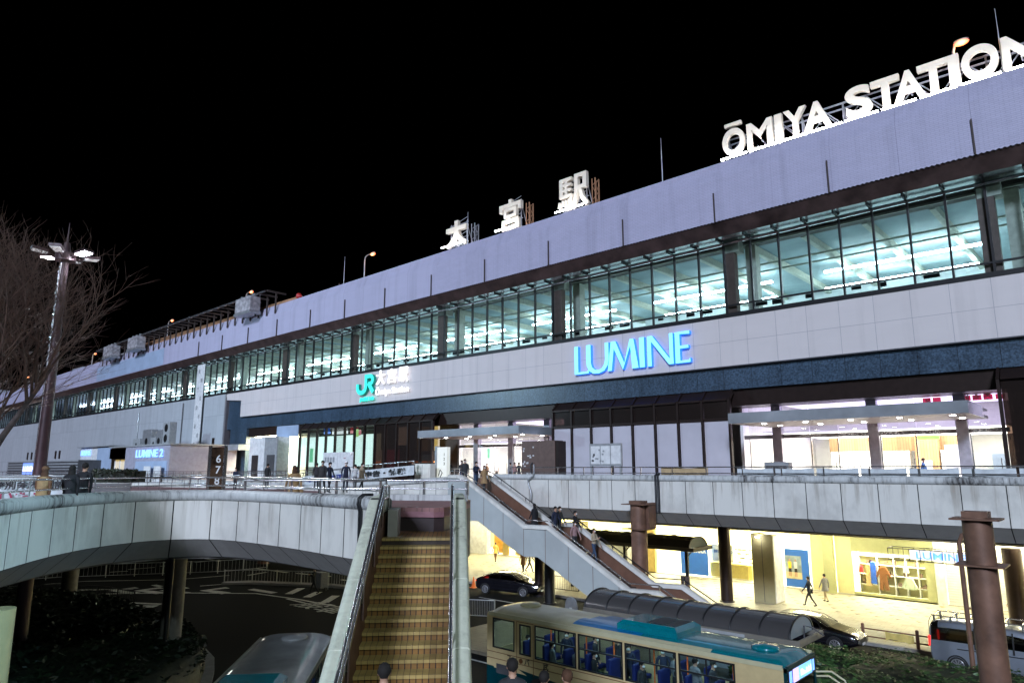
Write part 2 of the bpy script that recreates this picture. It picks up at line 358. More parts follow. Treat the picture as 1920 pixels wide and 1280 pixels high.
# the hall behind the windows
b = MB(); b.box((XL, 43.4, 23.85), (XR, 63, 23.95)); b.build('hall_ceiling', 'ceiling_green', st)
b = MB(); b.box((XL, 62, 18), (XR, 62.2, 23.8)); b.build('hall_back_wall', 'interior_wall', st)
b = MB(); b.box((XL, 43.5, 17.7), (XR, 63, 17.8)); b.build('hall_floor', 'interior_wall', st)
for x in (XL - .3, XR): boxo('end_wall', (x, 41.6, 0), (x + .3, 62, 28), 'wall_tile', st)
n = int((XR - XL) / 3.73)
bb = MB(); pp = MB()
for i in range(n):
    x = 11.0 - i * 3.73
    if i < 40: boxo('ceiling_beam', (x - .16, 45.3, 23.35), (x + .16, 62, 23.84), 'beam_cream', st)
    else: bb.box((x - .16, 45.3, 23.35), (x + .16, 62, 23.84))
bb.build('far_beam', 'beam_cream', st)
run('edge_beam', 'interior_dark', [(44.3, 23.35), (45.1, 23.35), (45.1, 23.84), (44.3, 23.84)], XL, XR)
for y, z in ((44.2, 23.3), (49.0, 23.15), (51.2, 23.25)): run('ceiling_pipe', 'beam_cream', [(y, z), (y + .12, z), (y + .12, z + .12), (y, z + .12)], XL, XR)
b = MB(); random.seed(3)
for i in range(60):
    x = 12 - i * 3.3 + random.uniform(-1, 1); z = random.uniform(19.2, 20.3); w = random.uniform(.4, 1.4)
    b.box((x, 57.6 + random.random(), z + 1.2), (x + w, 58.6 + random.random() * .2, z + 1.9))
b.build('hanging_sign', ['white_paint'], st)
b = MB()
for i in range(90):
    x = 12 - i * 2.2 + random.uniform(-1, 1); b.box((x, 43.5, 18.75 + random.random() * .15), (x + random.uniform(.3, .9), 43.6, 19.05))
b.build('window_fitting', 'steel_dark', st)
# tubes: two rows, broken at the columns
proto = None
def tube_row(y, z, k, L, dx):
    global proto
    for i in range(len(colx) - 1):
        xa, xb = colx[i] - 1.0 + dx, colx[i + 1] + 3.0 + dx
        b = MB(); b.box((xb, y - .12, z - .07), (xa, y + .12, z + .07))
        o = b.build('ceiling_light', k, None, loc=((xa + xb) / 2, y, z))
        tag(o, L, 'ceiling light', 'fluorescent lights behind the upper windows')
tube_row(53.5, 23.0, 'tube_light', 'long white fluorescent line hanging in the nearer row behind the upper windows', 0)
tube_row(58.3, 22.9, 'tube_light', 'long white fluorescent line hanging in the deeper row behind the upper windows', -1.5)
# white band, granite band
b = MB()
b.prism([(XR, 14.84), (XR, 17.995), (-88.3, 17.995), (-88.3, 17.2), (-84.3, 16.9), (-84.3, 14.84)], (0, 42.0, 0), X1, Z1, (0, .35, 0)); b.build('white_band', 'band_panel', st)
run('band_trim', 'dark_grey', [(41.98, 14.78), (42.4, 14.78), (42.4, 14.838), (41.98, 14.838)], -84.3, XR)
b = MB(); b.box((-88.2, 42.3, 13.36), (XR, 42.75, 14.9)); b.box((-88.2, 42.36, 14.9), (-83, 42.7, 17.2)); b.box((-87.2, 42.3, 6.6), (-82.9, 46, 13.36)); b.build('granite_band', 'granite', st)
# white wall of the left wing with slit windows
b = MB(); b.box((XL, 42.0, 5.5), (-92.0, 42.5, 17.995)); b.box((-91.96, 41.9, 5.5), (-88.5, 46, 17.995)); b.build('side_wall', 'wall_tile', st)
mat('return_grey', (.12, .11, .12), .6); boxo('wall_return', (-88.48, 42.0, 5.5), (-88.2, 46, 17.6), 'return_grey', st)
for x, za, zb_ in ((-97.6, 7, 11.6), (-95.9, 7, 11.6), (-91.0, 10, 12.4), (-108, 10.4, 11.9), (-109.6, 10.4, 11.9), (-124, 10.4, 11.9), (-126, 10.4, 11.9), (-139, 10.4, 11.9), (-141, 10.4, 11.9), (-156, 10.4, 11.9), (-158.5, 10.4, 11.9), (-175, 10.4, 11.9), (-178, 10.4, 11.9)):
    boxo('slit_window', (x - .35, 41.86, za), (x + .35, 42.05, zb_), 'dark_glass' if 0 else 'bronze', st)
for x, z0, z1, mt in ((-101.2, 7, 17.6, 'dark_grey'), (-117.5, 11.5, 17.2, 'rail_bright')):
    b = MB(); b.tube([(x, 41.85, z0), (x, 41.85, z1)], .07); b.build('downpipe', mt, st)
# ---------------------------------------------------------------- deck level storey
ZF = 7.2
b = MB(); b.box((-88, 42.6, 12.3), (XR, 44.6, 13.34)); b.build('lintel', 'bronze', st)
b = MB(); b.box((-88, 44.45, 6.7), (XR, 60, 7.2)); b.build('storey_floor', 'hall_floor', st)
b = MB(); b.box((-88, 58, 7.2), (XR, 58.3, 13.3)); b.build('storey_back_wall', 'hall_white', st)
b = MB(); b.box((-88, 44.7, 13.0), (XR, 60, 13.3)); b.build('storey_ceiling', 'canopy_soffit', st)
for x in (-72.5, -49.5, -34.6, -19.8, -5.0): boxo('cross_wall', (x - .1, 44.6, 7.2), (x + .1, 58, 13.0), 'hall_white', st)
def bay(xs, ymid, glassf, zt_=12.72):
    for i, x in enumerate(xs):
        b = MB(); b.box((x - .07, 41.58, 7.0), (x + .07, 41.84, zt_)); b.bar((x, 41.68, zt_ - .05), (x, 42.33, 13.3), .14, .24); b.build('bay_post', 'bronze', st)
        if i < len(xs) - 1:
            x1 = xs[i + 1]; glassf(i, x + .1, x1 - .1)
            b = MB(); b.quad((x + .1, 41.66, zt_), (x1 - .1, 41.66, zt_), (x1 - .1, 42.34, 13.32), (x + .1, 42.34, 13.32)); b.build('bay_roof_pane', 'bronze', st)
def pane(name, mt, xa, xb, za, zb, y=41.72, parent=st):
    b = MB(); b.box((xa, y, za), (xb, y + .03, zb)); return b.build(name, mt, parent)
def bayE(i, xa, xb):
    pane('bay_panel', 'frost_glass', xa, xb, 7.0, 11.35); boxo('bay_rail', (xa, 41.6, 11.36), (xb, 41.8, 11.52), 'bronze', st)
    pane('bay_glass', 'bronze_glass', xa, xb, 11.53, 12.6); boxo('bay_head', (xa, 41.56, 12.6), (xb, 41.84, 12.72), 'bronze', st)
bay([-33.5, -31.7, -29.93, -28.17, -26.4, -24.6, -22.85, -21.1, -19.25], 0, bayE)
def bayC(i, xa, xb):
    pane('bay_glass', 'lit_glass' if i < 8 else 'bronze_glass', xa, xb, 7.0, 12.6); boxo('bay_head', (xa, 41.56, 12.6), (xb, 41.84, 12.72), 'bronze', st)
xc = [-69.45 + i * 1.7 for i in range(14)]
bay(xc, 0, bayC)
bay([-5.1, -3.2, -1.3, .6, 2.5, 4.4, 6.3], 0, lambda i, xa, xb: pane('bay_glass', 'bronze_glass', xa, xb, 7.0, 12.6))
# interior of bay C: white lit grid, dark brown shop with amber lines
grid('grid_white', (.75, .8, .78), (.45, .55, .52), .9, .7, .012, 'xz'); glow('hall_teal', (.75, 1, .95), 5.)
M['grid_lit'] = grid('grid_lit', (.75, .8, .78), (.4, .5, .48), .9, .7, .014, 'xz')
gm = M['grid_lit']; pb = gm.node_tree.nodes['Principled BSDF']; pb.inputs['Emission Color'].default_value = (.78, 1, .95, 1); pb.inputs['Emission Strength'].default_value = 1.5
b = MB(); b.box((-74.0, 43.4, 8.6), (-57.2, 43.5, 11.9)); b.build('lit_screen_wall', 'grid_lit', st)
boxo('ceiling_panel', (-69, 42.2, 12.7), (-57, 44.3, 12.75), 'hall_teal', st)
boxo('inner_wall', (-69.3, 44.0, 7.2), (-46.5, 44.2, 13.0), 'interior_dark', st)
mat('pink_poster', (.62, .05, .22), .6); glow('pink_lit', (.9, .08, .3), .55, (.6, .05, .2)); glow('blue_lit', (.05, .2, .95), 1.2); glow('white_lit', (.95, .95, 1), 1.3); glow('green_lit', (.1, .9, .35), .8); glow('lime_lit', (.55, .95, .1), .9); glow('red_lit', (.95, .08, .12), .8); glow('yellow_lit', (.9, .65, .18), .45)
for nm, xa, xb, za, zb_, mt in (('poster', -55.6, -53.2, 7.6, 10.2, 'pink_lit'), ('poster', -57.1, -55.9, 8.2, 10.2, 'white_lit'), ('shop_sign', -66.2, -65, 12.1, 12.7, 'blue_lit'), ('shop_sign', -64.6, -61.8, 12.0, 12.6, 'white_lit'), ('shop_sign', -61.3, -59.9, 12.0, 12.6, 'red_lit'), ('lit_window', -68.8, -68.2, 9.1, 10.6, 'green_lit'), ('warm_panel', -50.6, -49.0, 10.0, 12.2, 'yellow_lit'), ('warm_panel', -48.8, -47.5, 10.0, 12.2, 'yellow_lit'), ('shop_shelf', -53.4, -51.9, 10.6, 12.4, 'white_lit')):
    boxo(nm, (xa, 42.6, za), (xb, 42.68, zb_), mt, st)
for xa, xb in ((-57, -55.8), (-52.8, -51.2), (-50.6, -49.0), (-48.7, -47.4)): boxo('amber_light', (xa, 42.5, 8.95), (xb, 42.55, 9.05), 'amber_line', st)
b = MB(); b.ell((-60.0, 42.55, 12.0), (.45, .04, .4)); b.build('shop_emblem', 'lime_lit', st)
b = MB(); b.ell((-59.5, 42.52, 12.05), (.25, .03, .3)); b.build('shop_emblem', 'red_lit', st)
# entrances: posts, upper panes, canopy, doors, lit interior
def entrance(xa, xb, posts, lightm, canx, caps):
    ye = 44.5
    for x in posts: boxo('door_post', (x - .28, ye - .1, 7.2), (x + .28, ye + .35, 12.3), 'post_silver', st)
    boxo('door_head', (xa, ye, 10.25), (xb, ye + .2, 10.5), 'stainless', st)
    px = [xa] + list(posts) + [xb]
    for i in range(len(px) - 1):
        a, c = px[i] + .28, px[i + 1] - .28; n = max(1, round((c - a) / 1.9))
        for k in range(n):
            u, v = a + (c - a) * k / n + .03, a + (c - a) * (k + 1) / n - .03
            pane('upper_pane', 'shop_glass', u, v, 10.5, 12.3, ye + .1, st)
            if (i + k) % 2 == 0 or n == 1:
                d = pane('glass_door', 'shop_glass', u, v, 7.25, 10.2, ye + .1, st)
                f = MB(); f.box((u, ye + .06, 7.22), (u + .06, ye + .16, 10.24)); f.box((v - .06, ye + .06, 7.22), (v, ye + .16, 10.24)); f.tube([(v - .2, ye - .02, 7.9), (v - .2, ye - .02, 8.9)], .025, 6); f.build('door_frame', 'rail_bright', d)
    c0, c1 = canx
    b = MB(); b.box((c0, 38.5, 10.92), (c1, 38.56, 11.52)); b.box((c0, 38.56, 10.92), (c0 + .06, 42.0, 11.52)); b.box((c1 - .06, 38.56, 10.92), (c1, 42.4, 11.52)); cn = b.build('canopy', 'canopy_metal', st)
    boxo('canopy_soffit', (c0 + .07, 38.57, 10.95), (c1 - .07, 44.4, 11.1), 'canopy_soffit', cn); boxo('canopy_roof', (c0 + .07, 38.57, 11.35), (c1 - .07, 44.4, 11.45), 'grey_paint', cn)
    for k in range(caps):
        x = c0 + (c1 - c0) * (k + .6) / caps
        for y in (40.2, 42.6):
            b = MB(); b.cyl((x, y, 10.93), .13, .03, 12); b.build('downlight', 'downlight', cn)
    boxo('ceiling_panel', (xa + .4, 46.0, 12.85), (xb - .4, 56.5, 12.9), 'hall_cool', st)
    boxo('ceiling_panel', (xa + .4, 44.9, 10.6), (xb - .4, 46.0, 10.64), 'hall_cool', st)
entrance(-47.0, -34.7, (-44.6, -40.4, -36.4), 'hall_light', (-45.65, -34.2), 4)
entrance(-19.6, -5.2, (-17.4, -11.75, -7.3), 'hall_light', (-17.88, -5.98), 5)
boxo('lowered_ceiling', (-19, 46.1, 10.7), (-5.2, 57.9, 10.8), 'hall_white', st); boxo('ceiling_panel', (-18.5, 47, 10.64), (-5.6, 56, 10.69), 'hall_light', st)
boxo('lowered_ceiling', (-46.6, 46.1, 10.7), (-34.8, 57.9, 10.8), 'hall_white', st); boxo('ceiling_panel', (-46, 47, 10.64), (-35, 56, 10.69), 'hall_light', st)
boxo('locker_wall', (-17.5, 54.8, 7.2), (-12.3, 55.4, 9.6), 'locker', st); boxo('wood_wall', (-17.8, 55.5, 9.6), (-9.4, 55.8, 10.7), 'wood', st); boxo('wood_wall', (-11.9, 54.6, 7.2), (-10.5, 55.4, 10.7), 'wood', st)
boxo('locker_wall', (-10.4, 54.8, 7.2), (-9.2, 55.4, 9.6), 'locker', st)
for x in (-42.5, -38.4): boxo('back_shelf', (x, 52, 7.2), (x + 2.6, 52.4, 9.0), 'hall_white', st)
boxo('menu_board', (-43.9, 45.6, 8.2), (-43.1, 45.7, 10.1), 'white_lit', st); boxo('menu_board', (-44.3, 45.6, 9.3), (-44.0, 45.7, 10.2), 'green_lit', st)
for xa, xb in ((-43.7, -41.0), (-39.9, -38)): boxo('amber_light', (xa, 46.2, 11.4 if xa < -41 else 11.2), (xb, 46.25, 11.46 if xa < -41 else 11.26), 'amber_line', st)
boxo('notice_panel', (-11.5, 54.4, 7.3), (-10.9, 54.5, 8.9), 'white_lit', st); boxo('notice_panel', (-8.6, 46.4, 8.0), (-7.7, 46.5, 9.7), 'white_lit', st); boxo('exit_sign', (-9.7, 45.4, 10.0), (-8.6, 45.45, 10.2), 'lime_lit', st)
for x in (-7.0, -5.9): boxo('photo_booth', (x, 49, 7.2), (x + .9, 50, 9.3), 'grid_white', st)
boxo('booth_curtain', (-6.7, 48.9, 7.7), (-6.0, 48.95, 9.2), 'patch_panel', st)
# red shop boards hung inside the upper panes
mat('red_board', (.55, .03, .08), .6); glow('red_board_lit', (.85, .05, .18), .7, (.5, .03, .1))
for k, (x, s) in enumerate(((-7.0, '話'), (-6.5, '会'), (-6.0, '英'), (-5.45, 'C'))):
    pane('hanging_board', 'red_board_lit', x - .21, x + .21, 12.0, 12.5 if 0 else 12.28, 44.75); text('board_letter', s, .36, 'white_paint', (x + .16, 44.72, 12.03), -X1, Z1, st, .004, .01)
for x in (-8.9, -8.4): pane('hanging_board', 'red_board_lit', x - .2, x + .2, 12.0, 12.28, 44.75)
text('board_letter', '5F', .26, 'white_paint', (-8.72, 44.72, 12.04), -X1, Z1, st, .004, .01)
# left entrance recess, lift tower, small canopy
b = MB(); b.box((-83, 45.8, 7.2), (-69.6, 46, 12.3)); b.build('recess_wall', 'hall_white', st)
boxo('ceiling_panel', (-82, 43.0, 12.2), (-76, 45.6, 12.25), 'shop_light', st)
for a, c in ((-81.5, -79.7), (-79.4, -77.6)): d = pane('glass_door', 'lit_glass', a, c, 7.2, 9.9, 44.3); boxo('door_frame', (a - .1, 44.2, 9.9), (c + .1, 44.5, 10.1), 'cream_sign', d)
b = MB(); b.box((-89, 40.2, 10.6), (-80.6, 42.2, 11.3)); b.build('side_canopy', 'canopy_metal', st)
lt = boxo('lift_tower', (-76.5, 39.5, 6.7), (-71.4, 41.6, 11.9), 'white_paint', st)
boxo('lift_door', (-75.7, 39.44, 7.2), (-74.3, 39.5, 9.9), 'dark_glass', lt); boxo('lift_side', (-72.9, 39.42, 6.7), (-70.2, 39.5, 11.9), 'grey_paint', lt); boxo('lift_side', (-72.2, 39.36, 7.0), (-70.6, 39.42, 9.9), 'dark_grey', lt)
boxo('sign_panel', (-74.2, 41.5, 11.9), (-69.6, 41.58, 13.2), 'patch_panel', st)
# ---------------------------------------------------------------- ground floor shops under the arcade
mat('shop_wall', (.68, .63, .34), .6, var=.05); mat('shop_green', (.40, .41, .22), .6, var=.06); mat('gold_frame', (.5, .38, .14), .35, .5)
mat('khaki_clad', (.45, .40, .22), .5, var=.05); mat('blue_panel', (.02, .12, .50), .5, var=.05); mat('shop_yellow', (.72, .56, .16), .6); mat('shop_orange', (.55, .27, .03), .6)
mat('shutter', (.75, .75, .74), .5, var=.03)
YS = 51.0
boxo('arcade_ceiling', (-75, 43.64, 4.5), (XR, 57, 4.6), 'hall_white', st)
boxo('arcade_fascia', (-75, 43.5, 4.68), (XR, 43.62, 5.5), 'khaki_clad', st)
for y in (45.2, 48.6):
    for i in range(10):
        x = -52 + i * 6.6; boxo('arcade_light', (x, y, 4.44), (x + 4.6, y + .3, 4.49), 'arcade_light', st)
boxo('shop_back_wall', (-60, 55.6, .1), (XR, 55.8, 4.3), 'shop_wall', st)
boxo('shop_floor', (-60, 50.9, .14), (XR, 55.6, .22), 'hall_floor', st)
for i in range(8): x = -51 + i * 7.6; boxo('shop_light', (x, 52, 4.2), (x + 5.8, 54.6, 4.26), 'shop_light', st)
boxo('shop_header', (-52, 51.02, 4.2), (XR, 51.3, 4.49), 'hall_white', st)
boxo('shop_side_wall', (-75, 51, 0.1), (-52.1, 51.3, 4.3), 'dark_grey', st)
boxo('shop_pier', (-52, 50.7, .14), (-49.2, 51.2, 4.3), 'white_paint', st)
def front(name, xa, xb, za, zb_, mt, y=YS, th=.08, par=st): return boxo(name, (xa, y, za), (xb, y + th, zb_), mt, par)
front('orange_panel', -49.1, -47.5, .3, 3.6, 'shop_orange', 51.6); front('shop_post', -47.4, -46.6, .2, 4.2, 'gold_frame')
front('shop_shelf', -46.5, -43.6, .3, 3.4, 'shop_orange', 53.2); front('shop_counter', -46.2, -40.6, .3, 1.2, 'shop_yellow', 51.5, .6)
random.seed(5); b = MB()
for i in range(40):
    x = -46.2 + random.random() * 6; z = 1.3 + .45 * random.randint(0, 4); b.box((x, 52.6, z), (x + random.uniform(.1, .4), 52.8, z + random.uniform(.1, .35)))
b.build('shelf_goods', 'white_paint', st)
for x0, x1 in ((-46.5, -43.5), (-43.4, -40.4), (-40.3, -37), (-36.9, -33.2), (-30.2, -28.4), (-25.8, -22.8), (-20.0, -18.3)): pane('shop_window', 'shop_glass', x0, x1, .3, 3.9, 50.98)
front('frost_panel', -36.2, -31.6, .25, 3.2, 'hall_white', 51.3)
front('shop_post', -31.5, -30.5, .14, 4.25, 'gold_frame', 50.9, .3)
bp = front('brand_panel', -28.2, -25.9, .35, 2.75, 'blue_panel', 50.9); text('brand_letter', 'BIRKENSTOCK', .44, 'white_paint', (-28.1, 50.89, 1.98), X1, Z1, bp, .004, .012, wfit=2.1, hfit=.42)
front('display_block', -25.9, -24.2, 1.4, 2.7, 'hall_white', 51.6, .4); front('display_counter', -26.0, -22.7, .3, 1.3, 'shop_yellow', 51.5, .5)
b = MB(); random.seed(2)
for i in range(28): x = -24.9 + random.random() * 2; z = 1.35 + .3 * random.randint(0, 3); b.ell((x, 52.1, z + .08), (.13, .05, .06), 6, 4)
b.build('shoe_display', 'dark_grey', st)
text('brand_letter', 'BIRKENSTOCK', .3, 'blue_panel', (-25.7, 51.58, 2.05), X1, Z1, st, .003, .006, wfit=1.6)
pl = boxo('arcade_pillar', (-19.45, 44.2, .14), (-18.1, 45.6, 4.3), 'khaki_clad', st)
boxo('pillar_joint', (-18.79, 44.19, .2), (-18.76, 44.2, 4.2), 'dark_grey', pl); boxo('pillar_side', (-18.1, 44.25, .2), (-18.05, 45.55, 4.2), 'white_paint', pl)
boxo('arcade_pillar', (-34.6, 44.2, .14), (-33.2, 45.6, 4.3), 'khaki_clad', st); boxo('arcade_pillar', (-3.4, 44.2, .14), (-2, 45.6, 4.3), 'khaki_clad', st)
b = MB(); b.cyl((-18.9, 43.9, 4.1), .12, .05, 12); b.build('downlight', 'downlight', st)
po = front('poster', -20.0, -18.35, .25, 2.8, 'blue_panel', 50.9)
mat('poster_photo', (.32, .4, .45), .5, var=.4, sc=1.2); mat('poster_floor', (.6, .55, .35), .5)
boxo('poster_picture', (-19.95, 50.885, .8), (-18.85, 50.898, 2.35), 'poster_photo', po); boxo('poster_floor', (-19.95, 50.882, .8), (-18.85, 50.884, 1.25), 'poster_floor', po)
mat('yellow_cloth', (.75, .5, .04), .8); mat('skin', (.48, .27, .18), .5, var=.05)
b = MB()
for x, m_ in ((-19.65, 0), (-19.25, 1)):
    b.cur = m_; b.prism([(x - .1, 1.5), (x + .1, 1.5), (x + .12, 1.95), (x - .12, 1.95)], (0, 50.86, 0), X1, Z1, (0, .015, 0))
    b.cur = 2; b.prism([(x - .1, 1.25), (x + .1, 1.25), (x + .09, 1.5), (x - .09, 1.5)], (0, 50.86, 0), X1, Z1, (0, .015, 0))
    b.cur = 3; b.prism([(x + .06 * cos(t), 2.05 + .08 * sin(t)) for t in [k * .7 for k in range(9)]], (0, 50.86, 0), X1, Z1, (0, .015, 0))
    for s in (-.05, .05): b.prism([(x + s - .03, .95), (x + s + .03, .95), (x + s + .04, 1.25), (x + s - .04, 1.25)], (0, 50.86, 0), X1, Z1, (0, .015, 0))
b.build('poster_figures', ['yellow_cloth', 'white_paint', 'black', 'skin'], po)
front('wall_panel', -18.2, -16.8, .14, 4.2, 'shop_wall'); front('shop_post', -17.3, -16.6, .14, 4.25, 'shop_green', 50.7, .3); front('wall_panel', -16.55, -15.5, .14, 4.2, 'shop_wall', 50.95)
wf = MB()                                                           # display window with clothes
wf.box((-15.5, 50.9, 2.95), (-10.7, 51.1, 4.2)); wf.box((-15.5, 50.9, .14), (-10.7, 51.1, .38)); wf.box((-11.2, 50.9, .38), (-10.7, 51.1, 2.95)); wf.build('display_frame', 'shop_green', st)
pane('shop_window', 'shop_glass', -15.5, -11.2, .38, 2.95, 50.98)
b = MB()
for x in (-15.45, -14.3, -13.3, -12.6, -11.9, -11.25): b.box((x, 52, .2), (x + .05, 52.5, 3))
for z in (.75, 1.4, 2.05, 2.6): b.box((-15.45, 52.02, z), (-11.2, 52.48, z + .04))
b.build('display_shelf', 'white_paint', st); boxo('display_light', (-15.4, 51.2, 3.0), (-11.3, 52.0, 3.04), 'shop_light', st); front('display_back', -15.5, -11.1, .2, 3.0, 'shop_wall', 52.5)
b = MB(); random.seed(9)
for i in range(26):
    x = random.uniform(-15.3, -11.5); z = random.choice((.8, 1.45, 2.1)); b.box((x, 52.1, z), (x + random.uniform(.1, .35), 52.3, z + random.uniform(.08, .3)))
b.build('display_goods', 'column_brown', st)
mat('cloth_red', (.6, .02, .04), .8); mat('cloth_blue', (.02, .1, .62), .8); mat('cloth_brown', (.22, .08, .025), .85); mat('cloth_pale', (.55, .62, .55), .85); mat('cloth_tan', (.5, .36, .2), .85)
def garment(nm, x, z0, z1, w, mt, L, cat, sleeves=True, legs=False):
    b = MB(); y = 51.6; sm = []
    body = [(-w * .28, z1), (w * .28, z1), (w * .36, z1 - .12), (w * .34, (z0 + z1) / 2), (w * .46, z0), (-w * .46, z0), (-w * .34, (z0 + z1) / 2), (-w * .36, z1 - .12)]
    if legs: body = body[:4] + [(w * .44, z0), (w * .08, z0), (0, (z0 + z1) / 2 - .1), (-w * .08, z0), (-w * .44, z0)] + body[6:]
    b.prism(body, (x, y, 0), X1, Z1, (0, .16, 0))
    if sleeves:
        for s in (-1, 1): b.prism([(s * w * .30, z1 - .02), (s * w * .38, z1 - .1), (s * w * .75, z1 - .62), (s * w * .58, z1 - .7), (s * w * .32, z1 - .3)], (x, y + .03, 0), X1, Z1, (0, .1, 0))
    b.tube([(x - w * .3, y + .08, z1), (x, y + .08, z1 + .1), (x + w * .3, y + .08, z1)], .012, 5)
    o = b.build(nm, mt); bevel(o, .02, 2); tag(o, L, cat)
garment('hanging_coat', -13.85, .55, 2.0, .62, 'cloth_brown', 'brown jumpsuit hanging open in the shop display window', 'jumpsuit', True, True)
garment('hanging_dress', -14.45, .9, 2.25, .42, 'cloth_blue', 'bright blue dress hanging in the shop display window', 'dress', False)
garment('hanging_coat', -14.75, .75, 2.1, .4, 'cloth_tan', 'pale tan coat beside the blue dress in the display window', 'coat', False)
garment('hanging_shirt', -12.35, .75, 1.45, .62, 'cloth_pale', 'pale green sweater hanging in the shop display window', 'sweater')
garment('hanging_bag', -15.2, 1.55, 1.95, .3, 'cloth_red', 'red bag hanging at the left of the display window', 'bag', False)
garment('hanging_shirt', -12.5, 1.75, 2.1, .4, 'white_paint', 'white shirt folded on the upper shelf of the display window', 'shirt', False)
front('wall_panel', -10.65, -10.15, .14, 4.25, 'white_paint', 50.8, .3)
sh = front('shutter', -10.1, 3.0, .14, 3.9, 'shutter', 51.0); b = MB()
for i in range(24): b.box((-10.1, 50.96, .2 + i * .15), (3, 51, .32 + i * .15))
b.build('shutter_slat', 'shutter', sh)
boxo('shop_light', (-10, 50.2, 4.1), (3, 50.5, 4.15), 'shop_light', st)
# hanging shop sign frame
hs = thing('hanging_sign', 'wire framed lit hanging shop sign below the deck at the right', 'sign')
b = MB()
for y in (43.0, 44.0):
    for z in (3.5, 4.1): b.tube([(-11.2, y, z), (-7.0, y, z)], .025, 6)
    for k in range(9): b.tube([(-11.2 + k * .52, y, 3.5), (-11.2 + k * .52, y, 4.1)], .018, 5)
for x in (-11.2, -7.0):
    for z in (3.5, 4.1): b.tube([(x, 43, z), (x, 44, z)], .025, 6)
b.build('wire_frame', 'dark_grey', hs); glow('sign_blue', (.10, .30, 1.0), 2.2)
boxo('sign_board', (-10.2, 43.3, 3.55), (-7.4, 43.4, 4.05), 'white_lit', hs); text('letter', 'LUMINE', .5, 'sign_blue', (-9.9, 43.28, 3.62), X1, Z1, hs, .01, .01, wfit=2.3)
# ---------------------------------------------------------------- elevated deck
def stain(name, base, dark, stretch=(9, 9, 1.0), amt=.62, drip=None):
    a = N(name); f = a.noise(a.co(stretch), 1.0, 6, .7); f2 = a.noise(a.co((.5, .5, .5)), 1.0, 3)
    k = a.mix(.5, f, f2); col = a.ramp(k, [(amt - .24, base), (amt - .12, tuple(v * .8 for v in base)), (amt, dark)])
    if drip:                                                       # drips running down from the coping
        f3 = a.noise(a.co((2.6, 2.6, .16)), 1.0, 5, .7); sp = a.n('SeparateXYZ'); a.l(a.co(), sp.inputs[0]); mr = a.n('MapRange'); a.l(sp.outputs[2], mr.inputs[0])
        mr.inputs[1].default_value = 6.1; mr.inputs[2].default_value = 7.6; mr.inputs[3].default_value = .06; mr.inputs[4].default_value = .75
        ml_ = a.n('Math', operation='MULTIPLY'); a.l(mr.outputs[0], ml_.inputs[0]); a.l(a.ramp(f3, [(.52, (0, 0, 0)), (.66, (1, 1, 1))]), ml_.inputs[1]); col = a.mix(ml_.outputs[0], col, drip)
    a.l(col, a.b.inputs['Base Color']); a.b.inputs['Roughness'].default_value = .6; a.bump(f, .1); M[name] = a.m
stain('coping', (.62, .63, .62), (.05, .045, .045), (7, 7, .8), .64); stain('stair_coping', (.72, .74, .60), (.07, .06, .05), (7, 7, 1.5), .70)
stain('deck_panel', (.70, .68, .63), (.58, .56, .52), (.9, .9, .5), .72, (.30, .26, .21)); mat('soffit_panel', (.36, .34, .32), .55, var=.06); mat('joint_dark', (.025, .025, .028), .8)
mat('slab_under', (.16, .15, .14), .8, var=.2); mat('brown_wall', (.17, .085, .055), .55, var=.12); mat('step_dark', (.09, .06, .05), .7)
def spline(pts, step=.4):
    P = [Vector(p) for p in pts]; out = []
    for i in range(len(P) - 1):
        p0, p1, p2, p3 = P[max(i - 1, 0)], P[i], P[i + 1], P[min(i + 2, len(P) - 1)]; n = max(1, int((p2 - p1).length / step))
        for k in range(n):
            t = k / n; out.append(.5 * ((2 * p1) + (p2 - p0) * t + (2 * p0 - 5 * p1 + 4 * p2 - p3) * t * t + (3 * p1 - p0 - 3 * p2 + p3) * t ** 3))
    return out + [P[-1]]
def normals(path):
    out = []
    for i in range(len(path)):
        d = path[min(i + 1, len(path) - 1)] - path[max(i - 1, 0)]; d.z = 0; d.normalize(); out.append(Vector((-d.y, d.x, 0)))
    return out                                                     # to the left of the walking direction = inwards
def resample(path, step):
    L = [0]
    for i in range(1, len(path)): L.append(L[-1] + (path[i] - path[i - 1]).length)
    n = max(1, round(L[-1] / step)); out = []; j = 0
    for k in range(n + 1):
        s = L[-1] * k / n
        while j < len(L) - 2 and L[j + 1] < s: j += 1
        t = (s - L[j]) / max(1e-9, L[j + 1] - L[j]); out.append(path[j].lerp(path[j + 1], t))
    return out
